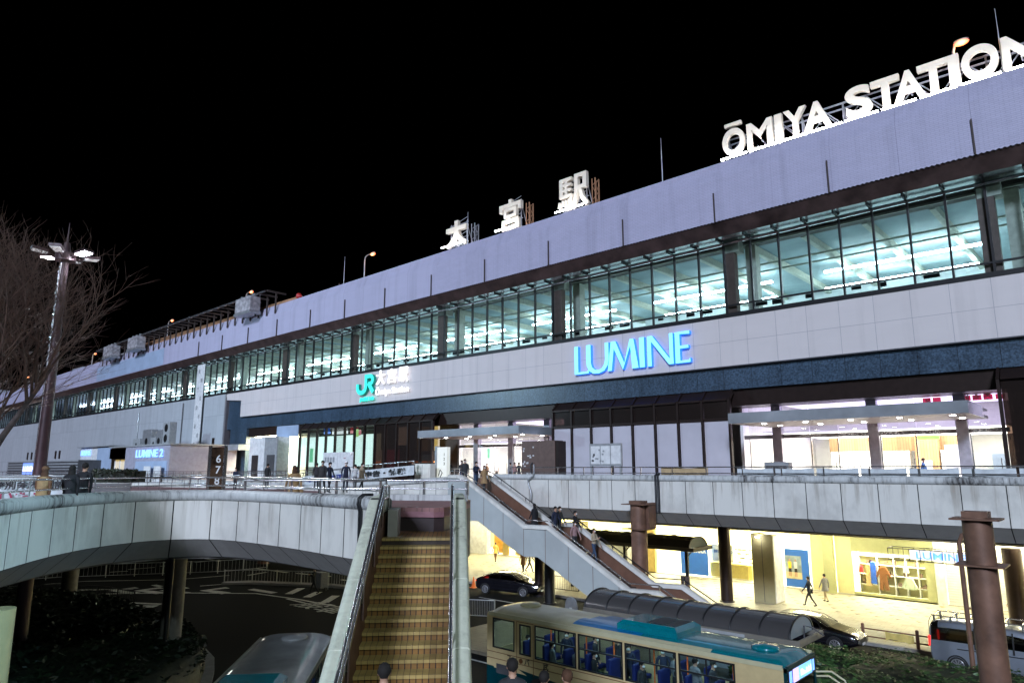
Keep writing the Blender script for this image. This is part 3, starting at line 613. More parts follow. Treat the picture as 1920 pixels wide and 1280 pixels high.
def parapet(parent, path, pw, zbot=6.1, cham=(.75, .62), coping='coping', sub=3, zb_fun=None):
    "clad parapet along a path of coping-top points: rounded coping, panels with open joints, slanted soffit panels"
    path = resample(path, pw / sub); nn = normals(path)
    b = MB(); b.smooth = True; prof = [(-.0, -.33), (-.05, -.22), (-.04, -.08), (.06, 0), (.26, 0), (.36, -.08), (.36, -.33)]
    b.loft([[p + n * a + zv * c for a, c in prof] for p, n in zip(path, nn)]); b.build('coping', coping, parent)
    pb = MB(); sb = MB(); jb = MB()
    zl = lambda p: zb_fun(p) if zb_fun else zbot
    jb.loft([[p + n * .06 - zv * .3, Vector((p.x, p.y, zl(p))) + n * .06, Vector((p.x, p.y, zl(p) - cham[1])) + n * (cham[0] + .06), Vector((p.x, p.y, zl(p) - cham[1])) + n * (cham[0] + .3), p + n * .34 - zv * .3] for p, n in zip(path, nn)])
    g = .018
    for i in range(len(path) - 1):
        p, q, n, n2 = path[i], path[i + 1], nn[i], nn[i + 1]; d = (q - p); u0 = g / d.length if i % sub == 0 else 0; u1 = g / d.length if i % sub == sub - 1 else 0
        a, c = p + d * u0, p + d * (1 - u1)
        A, C = Vector((a.x, a.y, zl(a))), Vector((c.x, c.y, zl(c)))
        pb.quad(A + n * .02, C + n2 * .02, c + n2 * .02 - zv * .335, a + n * .02 - zv * .335)
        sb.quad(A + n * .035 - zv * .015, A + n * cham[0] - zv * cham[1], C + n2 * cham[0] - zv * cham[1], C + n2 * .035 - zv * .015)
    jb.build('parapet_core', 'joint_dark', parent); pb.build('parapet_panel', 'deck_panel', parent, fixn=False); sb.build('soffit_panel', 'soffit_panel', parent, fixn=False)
    return path, nn
def rail(name, path, z_top, z_low, L, cat='railing', post=1.5, r=.028, grp=None, zbase=None, mt='stainless', thick=None):
    "tube railing along a path of ground points"
    t = thing(name, L, cat, group=grp); path = [Vector(p) for p in path]
    for nm, dz, rr in (('top_rail', z_top, r), ('lower_rail', z_low, r * .8)):
        b = MB(); b.tube([p + zv * dz for p in path], rr, 8); b.build(nm, mt, t)
    k = 0
    for p in resample(path, post):
        b = MB(); q = p + zv * (zbase or 0); b.bar(q, p + zv * (z_top - .01), thick or .045, (thick or .045) * .6); b.build('post', mt, t)
    return t
# ring deck around the bus turnaround
ring = thing('footbridge', 'curved white panelled footbridge deck around the dark bus turnaround', 'footbridge')
rp = [W(x, y, z=7.65) for x, y in ((-330, 985), (-160, 954), (0, 937), (100, 928), (190, 922.5), (287, 919), (370, 918), (440, 918.8), (540, 922.5), (640, 927.5), (712, 931))]
rpath, rn = parapet(ring, spline(rp), 1.2)
fl = [p for p in rpath]; ins = [p + n * .98 for p, n in zip(rpath, rn)]
poly = [(p.x, p.y) for p in ins[::3]] + [tuple(CD(-2.2, 17.3))[:2], tuple(CD(-6, 24))[:2], (-47, 30.1), (-47, 44.4), (-215, 44.4), (-215, -90), (ins[0].x - 30, ins[0].y - 60)]
b = MB(); b.prism(poly, (0, 0, 5.5), X1, Y1, (0, 0, 1.25)); b.build('deck_slab', ['deck_paving'], ring)
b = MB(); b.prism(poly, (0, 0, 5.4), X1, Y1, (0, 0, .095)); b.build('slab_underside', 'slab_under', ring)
rail('handrail', [p + n * .18 + zv * -.02 for p, n in zip(rpath[::2], rn[::2])], .42, .16, 'steel tube handrail on the coping of the curved footbridge', 'handrail', 3.4, grp='deck handrails')
b = MB()                                                              # expansion joint pipes
pt = W(636, 930, z=7.65); jj = min(range(len(rpath)), key=lambda i: (rpath[i] - pt).length)
for s_ in (-.05, .05):
    p, n = rpath[jj], rn[jj]; d_ = Vector((n.y, -n.x, 0)) * s_; b.tube([p + d_ + n * a_ + zv * c_ for a_, c_ in ((-.01, -1.5), (-.02, -.38), (-.08, -.2), (-.06, -.05), (.06, .03), (.3, .03))], .03, 8)
b.build('joint_pipe', 'steel_dark', ring)
# station side deck
dk = thing('station_deck', 'straight white panelled pedestrian deck along the station front at the right', 'footbridge')
parapet(dk, [Vector((-31.5, 33, 8.03)), Vector((15, 33, 8.03))], 1.51)
parapet(dk, [Vector((-75, 29.3, 6.9)), Vector((-60, 29.3, 7.05)), Vector((-48, 29.3, 7.2)), Vector((-43.4, 29.3, 7.33)), Vector((-37, 29.3, 7.62)), Vector((-31.4, 29.3, 7.9))], 1.5, 5.9, (.5, .6))
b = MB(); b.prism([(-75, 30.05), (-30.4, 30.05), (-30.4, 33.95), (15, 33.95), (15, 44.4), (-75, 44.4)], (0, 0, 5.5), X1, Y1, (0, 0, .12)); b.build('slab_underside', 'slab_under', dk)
b = MB(); b.prism([(-46.9, 30.05), (-30.4, 30.05), (-30.4, 33.95), (15, 33.95), (15, 44.4), (-46.9, 44.4)], (0, 0, 5.63), X1, Y1, (0, 0, 1.3)); b.build('deck_slab', 'deck_paving', dk)
q = (-16.9, 32.9); b = MB()
for x in (-19.55, -19.4): b.tube([(x, 32.93, 6.1), (x, 32.93, 8.0), (x, 33.1, 8.08)], .06, 8)
b.build('joint_pipe', 'steel_dark', dk)
rail('handrail', [(-30.2, 33.2, 7.9), (-10, 33.2, 7.9), (14, 33.2, 7.9)], .53, .22, 'long steel handrail along the straight deck parapet in front of the doors', 'handrail', 1.9, grp='deck handrails')
# raised walkway block behind the head of the near stairs, with curb and rail
wk = thing('raised_walkway', 'raised pink paved walkway with a rounded dark wall behind the stair head', 'walkway')
c0 = [CD(-3.05, 18.45), CD(-2.6, 18.35), CD(-2.0, 18.2), CD(-1.75, 18.35), CD(-1.6, 18.8), CD(-1.35, 23.1), CD(-6.5, 23.1)]
b = MB(); b.prism([(p.x, p.y) for p in c0], (0, 0, 7.24), X1, Y1, (0, 0, .1)); b.build('walkway_top', 'deck_paving', wk)
mat('walk_fascia', (.3, .14, .16), .6); mat('walk_wall', (.045, .03, .03), .5)
b = MB(); b.prism([(p.x, p.y) for p in c0], (0, 0, 7.1), X1, Y1, (0, 0, .139)); b.build('walkway_edge', 'walk_fascia', wk)
c1 = [c0[0] + hv * .06, c0[1] + hv * .06, c0[2] + hv * .06, c0[3] + hv * .06, c0[4] - rv * .06, c0[5], c0[6]]
b = MB(); b.prism([(p.x, p.y) for p in c1], (0, 0, 5.6), X1, Y1, (0, 0, 1.499)); b.build('walkway_wall', 'walk_wall', wk)
cb = [CD(-8.5, 22.4, 7.52), CD(-6.5, 22.7, 7.52), CD(-3.5, 22.6, 7.52), CD(-1.4, 22.2, 7.52)]
b = MB(); b.loft([[p + hv * a + zv * c for a, c in ((0, -.2), (0, 0), (.3, 0), (.3, -.2))] for p in cb]); b.build('curb', 'coping', wk)
rail('handrail', [p + hv * .15 for p in cb], .44, .18, 'steel rail on the curb behind the stair head walkway', 'handrail', 1.35, grp='deck handrails', zbase=-.02, thick=.08)
# ---------------------------------------------------------------- near stairs, running down towards the viewer
grid('stair_tile_lit', (.50, .35, .12), (.16, .10, .05), .105, 5, .005, 'xy', rough=.5, var=.2, bump=.1); grid('stair_tile_shaded', (.29, .145, .035), (.03, .016, .008), .105, 5, .010, 'xy', rough=.5, var=.25, bump=.15)  # light from above put into the colours: bright treads, dark risers
ns = thing('near_stairs', 'tan tiled stairs running down from the walkway towards the viewer', 'stairs')
sd = (-hv + rv * .085).normalized(); su = Vector((-sd.y, sd.x, 0))         # down the flight / to the right of the picture
if su.dot(rv) < 0: su = -su
T0 = CD(-2.16, 16.5, 6.75); SW, TR, RI = .74, .35, .15
def SP(a, t, z): return T0 + su * a + sd * t + zv * z
ns_M = Matrix((su, sd, zv)).transposed().to_4x4(); ns_M.translation = T0
def local(b, name, mt, parent):                                        # keep tile joints aligned with the flight
    inv = ns_M.inverted(); b.v = [tuple(inv @ Vector(v)) for v in b.v]; o = b.build(name, mt, parent); o.matrix_local = ns_M; return o
NSTEP = 38
for i in range(NSTEP):
    b = MB(); b.loft([[SP(a, .0 + TR * i + .0, -RI * i), SP(a, TR * (i) - .04, -RI * i), SP(a, TR * i - .04, -RI * i - .035), SP(a, TR * i, -RI * i - .035), SP(a, TR * i, -RI * (i + 1) - .02), SP(a, TR * i - .4, -RI * (i + 1) - .02), SP(a, TR * i - .4, -RI * i)] for a in (-SW, SW)]) if 0 else None
    b = MB()
    z0, z1 = -RI * i, -RI * (i + 1)
    b.loft([[SP(a, TR * (i - 1) - .05, z0 - .45), SP(a, TR * (i - 1) - .05, z0), SP(a, TR * i + .03, z0), SP(a, TR * i + .03, z0 - .035), SP(a, TR * i, z0 - .035), SP(a, TR * i, z1 - .03), SP(a, TR * i, z0 - .45)] for a in (-SW - .09, SW + .09)])
    nz = MB(); nz.loft([[SP(a, t_, z0 + q_) for t_, q_ in ((TR * (i - 1) + .004, .006), (TR * i + .034, .006), (TR * i + .034, -.05), (TR * i + .004, -.05))] for a in (-SW - .09, SW + .09)])
    so = local(b, 'step', 'stair_tile_shaded', ns); no_ = local(nz, 'nosing', 'stair_tile_lit', so); no_.matrix_local = Matrix()
b = MB(); b.loft([[SP(a, -2.6, -.5), SP(a, -2.6, -.002), SP(a, -.4, -.002), SP(a, -.4, -.5)] for a in (-SW - .06, SW + .06)]); local(b, 'landing', 'stair_tile_shaded', ns)
for s, nm in ((-1, 'left'), (1, 'right')):
    a0, a1 = s * (SW + .08), s * (SW + .32)
    t_end = TR * NSTEP; drop = lambda t: 0 if t < .6 else -(t - .6) * RI / TR
    ts = [-1.6 if s < 0 else -1.9, -.9, -.2, .3, .6, .9] + [1.4 + k * 1.0 for k in range(int(t_end - .8))]
    # wall body
    b = MB(); b.loft([[SP(a0, t, .78 + drop(t)), SP(a1, t, .78 + drop(t)), SP(a1, t, -1.15 + drop(t)), SP(a0, t, -1.15 + drop(t))] for t in ts]); local(b, 'stair_wall', 'brown_wall', ns)
    b = MB(); o_ = a1 + s * .012
    for k in range(len(ts) - 1):
        t, t2 = ts[k] + .01, ts[k + 1] - .01; b.quad(SP(o_, t, .76 + drop(t)), SP(o_, t2, .76 + drop(t2)), SP(o_, t2, -1.12 + drop(t2)), SP(o_, t, -1.12 + drop(t)))
    local(b, 'wall_panel', 'deck_panel', ns)
    # coping in lengths with open joints, rounded over
    mid = (a0 + a1) / 2; hw = abs(a1 - a0) / 2 + .025; b = MB(); b.smooth = True
    prof = [(-hw, .58), (-hw, .84), (-hw * .86, .92), (-hw * .6, .95), (hw * .6, .95), (hw * .86, .92), (hw, .84), (hw, .58)]
    cuts = [ts[0], .15] + [.15 + 1.75 * k for k in range(1, 8)]
    jc = MB(); jc.loft([[SP(mid + x * .93, t, z - .02 + drop(t)) for x, z in prof] for t in [cuts[0] + .05, .6] + [cuts[-1] - .05]]); local(jc, 'joint_core', 'joint_dark', ns)
    for k in range(len(cuts) - 1):
        lo, hi = cuts[k] + .014, cuts[k + 1] - .014; n = 5
        b.loft([[SP(mid + x, t, z + drop(t)) for x, z in prof] for t in [lo + (hi - lo) * j / n for j in range(n + 1)]])
    if s > 0: b.loft([[SP(mid + x, ts[0] - .02 - .28 * sin(a), (z - .2) * 1 + .2 - .22 * (1 - cos(a))) for x, z in prof] for a in (0, .5, 1, 1.5)])
    local(b, 'coping', 'stair_coping', ns)
    ah = a0 - s * .05
    for z, r in ((1.18, .035), (.9, .022)):
        b = MB(); b.tube([SP(ah, t, z + drop(t)) for t in [-.9, -.3, .3, .6, .95] + ts[6:]], r, 8); local(b, 'handrail', 'stainless', ns)
    for t in [-.85, .6] + [2.1 + 1.6 * k for k in range(6)]:
        b = MB(); b.bar(SP(ah, t, .3 + drop(t)), SP(ah, t, 1.17 + drop(t)), .05, .03); local(b, 'post', 'stainless', ns)
q = SP(-SW + .12, -.7, 0); cbx = MB(); cbx.box((-SW + .01, -1.25, 0), (-SW + .24, -.35, .62)); o = cbx.build('end_box', 'soffit_panel', ns); o.matrix_local = ns_M
# ---------------------------------------------------------------- far stairs, down along the deck to the bus island
fs = thing('far_stairs', 'long straight stairs with two landings coming down from the station deck to the bus island', 'stairs')
YA, YB = 28.9, 31.2
cop = [W(x, y, Y=YA) for x, y in ((860, 889.5), (868, 893), (983, 983), (1027, 985), (1177, 1103), (1232, 1107.5), (1351, 1195))]
cop.insert(0, Vector((cop[0].x - .9, YA, cop[0].z)))
sl = (cop[-1].z - cop[-2].z) / (cop[-1].x - cop[-2].x); cop[-1] = Vector((cop[-2].x + (1.12 - cop[-2].z) / sl, YA, 1.12)); cop.append(cop[-1] + Vector((.6, 0, 0)))
lowp = [W(x, y, Y=YA) for x, y in ((835, 975), (896, 977), (966, 1033), (983, 1043), (1008, 1044), (1100, 1116))]
lowp.append(Vector((lowp[-1].x + (lowp[-1].z - .16) / .50, YA, .16)))
def interp(pts, x):
    if x <= pts[0].x: return pts[0].z
    for i in range(len(pts) - 1):
        if pts[i].x <= x <= pts[i + 1].x: return pts[i].z + (pts[i + 1].z - pts[i].z) * (x - pts[i].x) / max(1e-6, pts[i + 1].x - pts[i].x)
    return pts[-1].z
xs = sorted(set([round(p.x, 3) for p in cop] + [cop[0].x + 1.5 * k for k in range(13) if cop[0].x + 1.5 * k < cop[-1].x] + [p.x for p in lowp if p.x > cop[0].x]))
for y, inner in ((YA, .25), (YB, .25)):
    b = MB(); b.loft([[(x, y + .02, interp(cop, x) - .1), (x, y + inner, interp(cop, x) - .1), (x, y + inner, max(.15, interp(lowp, x))), (x, y + .02, max(.15, interp(lowp, x)))] for x in xs]); b.build('stair_wall', 'brown_wall', fs)
    if y == YA:
        mat('stair_panel_shaded', (.40, .43, .43), .55, var=.08, sc=.5); b = MB(); js = [cop[0].x + 1.5 * k for k in range(14)]  # greyer than the deck panels: shade on this side put into the colour
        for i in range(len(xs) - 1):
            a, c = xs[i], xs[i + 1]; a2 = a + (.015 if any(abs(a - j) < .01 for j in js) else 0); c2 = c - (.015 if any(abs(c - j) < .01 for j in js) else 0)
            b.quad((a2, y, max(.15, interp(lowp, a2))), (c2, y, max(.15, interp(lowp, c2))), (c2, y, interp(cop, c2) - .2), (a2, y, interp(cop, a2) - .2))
        b.build('wall_panel', 'stair_panel_shaded', fs, fixn=False)
    b = MB(); b.loft([[(p.x, y - .08, p.z - .2), (p.x, y - .06, p.z - .04), (p.x, y + .02, p.z), (p.x, y + .24, p.z), (p.x, y + .32, p.z - .04), (p.x, y + .34, p.z - .2)] for p in cop]); b.build('coping', 'deck_panel', fs)
    b = MB(); b.tube([Vector((p.x, y + .16, p.z + .22)) for p in cop], .03, 8); b.build('handrail', 'stainless' if y == YA else 'steel_dark', fs)
    for p in resample([Vector((p.x, y + .16, p.z)) for p in cop], 2.2): b = MB(); b.bar(p - zv * .03, p + zv * .21, .05); b.build('post', 'stainless', fs)
stp = [Vector((p.x, 0, p.z - .85)) for p in cop]
x = cop[2].x; k = 0
while x < cop[-1].x - .2:
    b = MB(); z = interp(stp, x + .3); b.box((x, YA + .25, max(.05, z - .5)), (x + .31, YB + .02, z)); b.build('step', 'step_dark', fs); x += .3
b = MB(); b.loft([[(x, YA + .25, max(.1, interp(stp, x) - .3)), (x, YB, max(.1, interp(stp, x) - .3)), (x, YB, max(.06, interp(stp, x) - .6)), (x, YA + .25, max(.06, interp(stp, x) - .6))] for x in xs]); b.build('stair_soffit', 'slab_under', fs)
# ---------------------------------------------------------------- columns
mat('rust_steel', (.20, .105, .07), .55, .2, var=.25, sc=1.5); mat('column_grey', (.2, .19, .17), .6, var=.15)
def column(L, x, y, z0, z1, r, mt, flange=None, grp=None):
    t = thing('deck_column', L, 'column', group=grp); b = MB(); b.cyl((x, y, z0), r, z1 - z0, 28); b.build('shaft', mt, t)
    b = MB(); b.cyl((x, y, z0), r * 1.25, .06, 28); b.build('base_plate', 'steel_dark', t)
    for z in flange or ():
        b = MB(); b.box((x - r * 1.6, y - r * 1.4, z), (x + r * 1.6, y + r * 1.4, z + .045)); b.build('flange', mt, t)
    if flange: b = MB(); b.box((x - r * .85, y - r * .8, z1), (x + r * .85, y + r * .8, z1 + .15)); b.build('cap', mt, t)
    return t
p = W(1197, 960, Y=32.1); column('thick rust brown steel column with a bracket in front of the deck panels', p.x, p.y, .15, 6.55, .42, 'rust_steel', (5.25, 6.5))
boxo('side_bracket', (p.x + .43, p.y + .05, 5.3), (p.x + .6, p.y + .75, 6.6), 'rust_steel', S.objects['deck_column'])
p = W(1830, 965, d=18); column('big orange lit steel column in front of the grey van', p.x, p.y, 0, 7.12, .33, 'rust_steel', (5.95, 7.06))
p = W(1364, 1131, z=0); column('dark round column standing on the pavement in front of the blue shop panel', p.x, p.y, .14, 5.5, .38, 'bronze')
p = W(1031, 1130, z=0); column('black slim column below the far stairs beside the parked black car', p.x, p.y, 0, 5.5, .33, 'black')
p = W(1012, 1116, z=0); column('brown slim column just behind the black one under the far stairs', p.x, p.y, 0, 5.5, .33, 'bronze')
p = W(1915, 1185, z=0); column('dark column at the right end of the white shutter', p.x, p.y, .14, 4.2, .45, 'bronze')
q = CD(-14.4, 31); column('grey round column standing in the planted island under the footbridge', q.x, q.y, 0, 5.4, .42, 'column_grey')
q = CD(-26.2, 43); column('grey round column farther back under the left of the footbridge', q.x, q.y, 0, 5.4, .42, 'column_grey')
q = W(-8, 1180, d=15.5); column('tan lit column at the left end of the curved footbridge', q.x, q.y, 0, 5.4, .32, 'khaki_clad')
for x, y in ((-60, 33), (-75, 36), (-46, 36), (-90, 30)): column('brown column standing far back in the shade below the station deck', x, y, 0, 5.4, .5, 'rust_steel', grp='columns far below the deck')
q = W(318, 1110, d=30); t = thing('thin_post', 'thin dark post beside the grey column under the footbridge', 'post'); b = MB(); b.tube([(q.x, q.y, 0), (q.x, q.y, 5.3)], .1, 10); b.build('shaft', 'black', t); b = MB(); b.cyl((q.x, q.y, 0), .2, .1); b.build('base', 'black', t)
# ---------------------------------------------------------------- roof signs
a = N('sign_lit'); a.b.inputs['Base Color'].default_value = (.85, .82, .74, 1); a.b.inputs['Roughness'].default_value = .5
f = a.noise(a.co(), .6); a.l(a.ramp(f, [(.3, (.80, .70, .56)), (.7, (.90, .80, .65))]), a.b.inputs['Base Color']); M['sign_lit'] = a.m
glow('strip_light', (.92, .94, 1.0), 70.); mat('truss_grey', (.4, .4, .42), .5, .3); mat('truss_lamplit', (.42, .22, .12), .6)  # second truss colour has the orange lamp glow painted in
YR = 43.0
def lattice(b, p, q, h, n, r=.04, dv=Z1):
    p, q = Vector(p), Vector(q); dv = Vector(dv)
    b.bar(p, q, r); b.bar(p + dv * h, q + dv * h, r)
    for i in range(n): a_, c_ = p.lerp(q, i / n), p.lerp(q, (i + 1) / n); b.bar(a_ + dv * (h if i % 2 else 0), c_ + dv * (0 if i % 2 else h), r * .7)
rs = thing('roof_sign', 'big lit roman letter station name sign on a lattice along the roof edge', 'sign')
spans = [('O', -19.14, -17.58), ('M', -17.40, -15.66), ('I', -15.52, -15.03), ('Y', -14.93, -13.5), ('A', -13.70, -12.0), ('S', -11.14, -9.69), ('T', -9.69, -8.15), ('A', -8.50, -6.87), ('T', -7.2, -5.66), ('I', -5.68, -5.15), ('O', -5.06, -3.36), ('N', -3.2, -1.6)]
for c, xa, xb in spans:
    text('letter', c, 2.0, 'sign_lit', (xa, YR - .12, 29.3), X1, Z1, rs, .14, .06, wfit=xb - xa, hfit=1.86 if c not in 'OS' else 1.94)
b = MB(); b.box((-18.95, YR - .26, 31.42), (-17.75, YR + .02, 31.68)); bevel(b.build('macron', 'sign_lit', rs), .04)
b = MB(); lattice(b, (-19.2, YR + .55, 29.35), (-1.2, YR + .55, 29.35), 1.5, 14, .09); lattice(b, (-19.2, YR + 1.2, 29.2), (-1.2, YR + 1.2, 29.2), 1.6, 14, .09)
for i in range(8): x = -19 + i * 2.5; b.bar((x, YR + .55, 28.6), (x, YR + .55, 30.8), .09); b.bar((x, YR + .6, 30.7), (x, YR + 2.2, 28.6), .08)
for c, xa, xb in spans: b.bar(((xa + xb) / 2, YR + .05, 29.9), ((xa + xb) / 2, YR + .55, 29.9), .08)
b.build('sign_lattice', 'truss_grey', rs)
for i in range(9):
    x = -19.1 + i * 2.0; b = MB(); b.box((x, YR - .75, 28.95), (x + 1.8, YR - .67, 29.03)); b.build('strip_lamp', 'strip_light', rs)
b = MB()
for i in range(10): x = -19.1 + i * 1.97; b.bar((x, YR - .7, 28.5), (x, YR - .7, 28.95), .05); b.bar((x, YR - .7, 28.9), (x, YR + .5, 29.3), .05)
b.build('lamp_bracket', 'truss_grey', rs)
def stroke(b, pts, w, y, dep, z0=0):
    "brush stroke as a flat polygon of varying width, extruded"
    pts = [Vector((p[0], p[1])) for p in pts]; ws = w if isinstance(w, (list, tuple)) else [w] * len(pts); L, R = [], []
    for i, p in enumerate(pts):
        d = (pts[min(i + 1, len(pts) - 1)] - pts[max(i - 1, 0)]).normalized(); n = Vector((-d.y, d.x)) * ws[i] / 2; L.append(p + n); R.append(p - n)
    b.prism([(q.x, q.y) for q in L + R[::-1]], (0, y, 0), X1, Z1, (0, dep, 0))
KJ = {'大': [([(0, .66), (1, .66)], .17), ([(.5, 1), (.5, .6), (.42, .32), (.25, .1), (.04, -.03)], [.17, .17, .17, .16, .14]), ([(.52, .6), (.6, .34), (.78, .1), (.98, -.02)], [.15, .17, .18, .15])],
      '宮': [([(.5, 1.0), (.5, .86)], .13), ([(.0, .80), (1, .80)], .14), ([(.07, .8), (.07, .6)], .14), ([(.93, .8), (.93, .6)], .14), ([(.22, .66), (.78, .66)], .11), ([(.22, .42), (.78, .42)], .11), ([(.27, .66), (.27, .42)], .12), ([(.73, .66), (.73, .42)], .12), ([(.5, .42), (.42, .28)], .12), ([(.12, .26), (.88, .26)], .12), ([(.12, .02), (.88, .02)], .13), ([(.18, .26), (.18, .0)], .13), ([(.82, .26), (.82, 0)], .13)],
      '駅': [([(.03, .93), (.46, .93)], .1), ([(.08, .95), (.08, .38)], .12), ([(.26, .93), (.26, .42)], .09), ([(.06, .76), (.44, .76)], .08), ([(.06, .6), (.44, .6)], .08), ([(.03, .42), (.46, .42)], .1), ([(.43, .42), (.42, .15), (.36, .02), (.26, .04)], [.11, .11, .11, .09]), ([(.02, .28), (.0, .1)], .08), ([(.13, .3), (.14, .14)], .07), ([(.24, .3), (.26, .15)], .07), ([(.34, .32), (.36, .2)], .06), ([(.56, .95), (.98, .95)], .12), ([(.92, .95), (.92, .56)], .13), ([(.56, .58), (.98, .58)], .11), ([(.62, .95), (.62, .5), (.57, .2), (.46, .0)], [.13, .13, .12, .1]), ([(.74, .56), (.82, .25), (1.0, .0)], [.11, .13, .12])]}
def kanji_sign(ch, x0, x1, z0, z1, L, mt):
    t = thing('roof_sign', L, 'sign', group='kanji signs on the roof edge')
    b = MB()
    for pts, w in KJ[ch]:
        s = (x1 - x0); h = z1 - z0; ws = [v * (s + h) / 2 for v in (w if isinstance(w, list) else [w] * len(pts))]
        stroke(b, [(x0 + p[0] * s, z0 + p[1] * h) for p in pts], ws, YR - .18 - .001 * len(b.v) / 50, .34)
    b.build('letter', 'sign_lit', t)
    b = MB()
    for x in (x0 + .3, (x0 + x1) / 2, x1 - .3): b.bar((x, YR + .25, 28.5), (x, YR + .25, z1 - .1), .07); b.bar((x, YR + .25, z1 - .5), (x, YR + 1.4, 28.5), .06)
    for k in range(4): z = z0 + (z1 - z0) * k / 3.4; b.bar((x0 + .1, YR + .25, z), (x1 - .1, YR + .25, z), .05); b.bar((x0 + .3, YR + .25, z), (x1 - .3, YR + .25, z + .5), .04)
    b.build('support_frame', 'truss_grey', t)
    b = MB(); lattice(b, (x1 + .15, YR + 1.3, 28.4), (x1 + .15, YR + 1.3, z1 - .35), .5, 6, .08, Vector((0, -1, 0))); lattice(b, (x1 + .05, YR + .5, 28.4), (x1 + .05, YR + .5, z1 - .5), .6, 5, .06, Vector((0, 1, 0))); b.build('ladder_mast', mt, t)
    b = MB(); b.box((x0, YR - .75, 28.9), (x1, YR - .68, 28.97)); b.build('strip_lamp', 'strip_light', t)
kanji_sign('大', -47.3, -44.55, 29.15, 31.5, 'leftmost lit kanji on the roof, the one with a cross bar and two spreading legs', 'truss_grey')
kanji_sign('宮', -40.3, -37.75, 29.1, 31.75, 'middle lit kanji on the roof with an orange lit lattice mast beside it', 'truss_lamplit')
kanji_sign('駅', -33.55, -30.7, 29.15, 31.95, 'rightmost of the three roof kanji, the most intricate one', 'truss_lamplit')
# wall signs
def facet(name, colr, st, base):
    return glow(name, colr, st, base)
glow('lumine_face', (.22, .78, 1.0), 1.25, (.2, .6, .8)); glow('lumine_side', (.02, .16, .9), 1.5, (.05, .2, .6))
lm = thing('wall_sign', 'big glowing light blue shop name letters on the white band below the windows', 'sign')
def poly_letter(polys, x, z, w, h, mats=('lumine_face', 'lumine_side'), y=41.68, dep=.3, par=None, name='letter'):
    b = MB()
    for P_ in polys:
        n = len(P_); b.smooth = False; st0 = len(b.f); b.prism([(x + p[0] * w, z + p[1] * h) for p in P_], (0, y - .002 * polys.index(P_), 0), X1, Z1, (0, dep, 0))
        for i in range(st0, len(b.f)): b.mi[i] = 0 if i - st0 < n - 2 else 1
    return b.build(name, list(mats), par, fixn=False)
U = [(.0, 1), (.2, 1), (.2, .35), (.25, .2), (.38, .1), (.55, .08), (.7, .13), (.80, .26), (.84, .42), (.84, 1), (1, 1), (1, .4), (.94, .2), (.8, .04), (.55, -.04), (.3, -.03), (.12, .08), (.02, .25), (0, .4)]
LT = {'L': [[(0, 1), (.26, 1), (.26, .07), (.9, .07), (1, .14), (1, 0), (0, 0)]], 'U': [U],
      'M': [[(.12, 1), (.24, 1), (.13, 0), (0, 0)], [(.12, 1), (.27, 1), (.56, .18), (.50, 0)], [(.74, 1), (.82, 1), (.56, .18), (.50, 0)], [(.74, 1), (.86, 1), (1, 0), (.80, 0)]],
      'I': [[(0, 1), (1, 1), (1, 0), (0, 0)]], 'N': [[(0, 1), (.15, 1), (.15, 0), (0, 0)], [(0, 1), (.2, 1), (1, 0), (.82, 0)], [(.86, 1), (1, 1), (1, 0), (.86, .02)]],
      'E': [[(0, 1), (.32, 1), (.32, 0), (0, 0)], [(.32, 1), (1, 1), (1, .9), (.32, .93)], [(.32, .55), (.9, .55), (.9, .46), (.32, .46)], [(.32, .07), (.9, .07), (1, .14), (1, 0), (.32, 0)]]}
for c, xa, xb in (('L', -31.35, -30.05), ('U', -30.25, -28.25), ('M', -28.35, -25.75), ('I', -25.65, -25.25), ('N', -25.0, -23.0), ('E', -22.85, -21.75)):
    poly_letter(LT[c], xa, 15.33, xb - xa, 2.12, par=lm)
glow('jr_face', (.04, .95, .75), .85, (.05, .6, .5)); glow('jr_side', (.0, .3, .25), .25, (0, .25, .2)); glow('white_sign', (.95, .96, 1), 1.3)
jr = thing('wall_sign', 'green railway emblem with white glowing station name on the white band', 'sign')
def sj(pts, w, y, b):
    stroke(b, pts, w, y, .3)
b = MB(); J0, JZ = -59.15, 15.75
arc = lambda cx, cz, rx, rz, a0, a1, n=8: [(cx + rx * cos(a0 + (a1 - a0) * k / n), cz + rz * sin(a0 + (a1 - a0) * k / n)) for k in range(n + 1)]
S_ = 1.0
jpts = [(J0 + .2, JZ + 1.1)] + arc(J0 + .85, JZ + .72, .65, .55, pi, 1.5 * pi) + arc(J0 + .85, JZ + .72, .75, .55, 1.5 * pi, 2 * pi) + [(J0 + 1.6, JZ + 1.75)] 
stroke(b, jpts, .42, 41.6, .3)
rpts = [(J0 + 1.39, JZ + 1.78), (J0 + 2.3, JZ + 1.78)] + arc(J0 + 2.3, JZ + 1.38, .42, .4, pi / 2, -pi / 2) + [(J0 + 1.95, JZ + .98)]
stroke(b, rpts, .40, 41.598, .3); stroke(b, [(J0 + 2.0, JZ + 1.1), (J0 + 2.85, JZ + .12)], .46, 41.596, .3)
o = b.build('emblem', ['jr_face', 'jr_side'], jr)
for p in o.data.polygons: p.material_index = 0 if p.normal.y < -.7 else 1
text('caption', 'JR東日本', .5, 'jr_face', (-58.6, 41.7, 14.98), X1, Z1, jr, .06, .006, wfit=2.4, hfit=.52)
for k, c in enumerate('大宮駅'): text('letter', c, 1.6, 'white_sign', (-55.95 + k * 1.78, 41.7, 16.55), X1, Z1, jr, .08, .016, wfit=1.32, hfit=1.42)
text('letter', 'Ōmiya Station', 1.0, 'white_sign', (-56.0, 41.7, 15.35), X1, Z1, jr, .06, .008, wfit=5.1, hfit=.98)
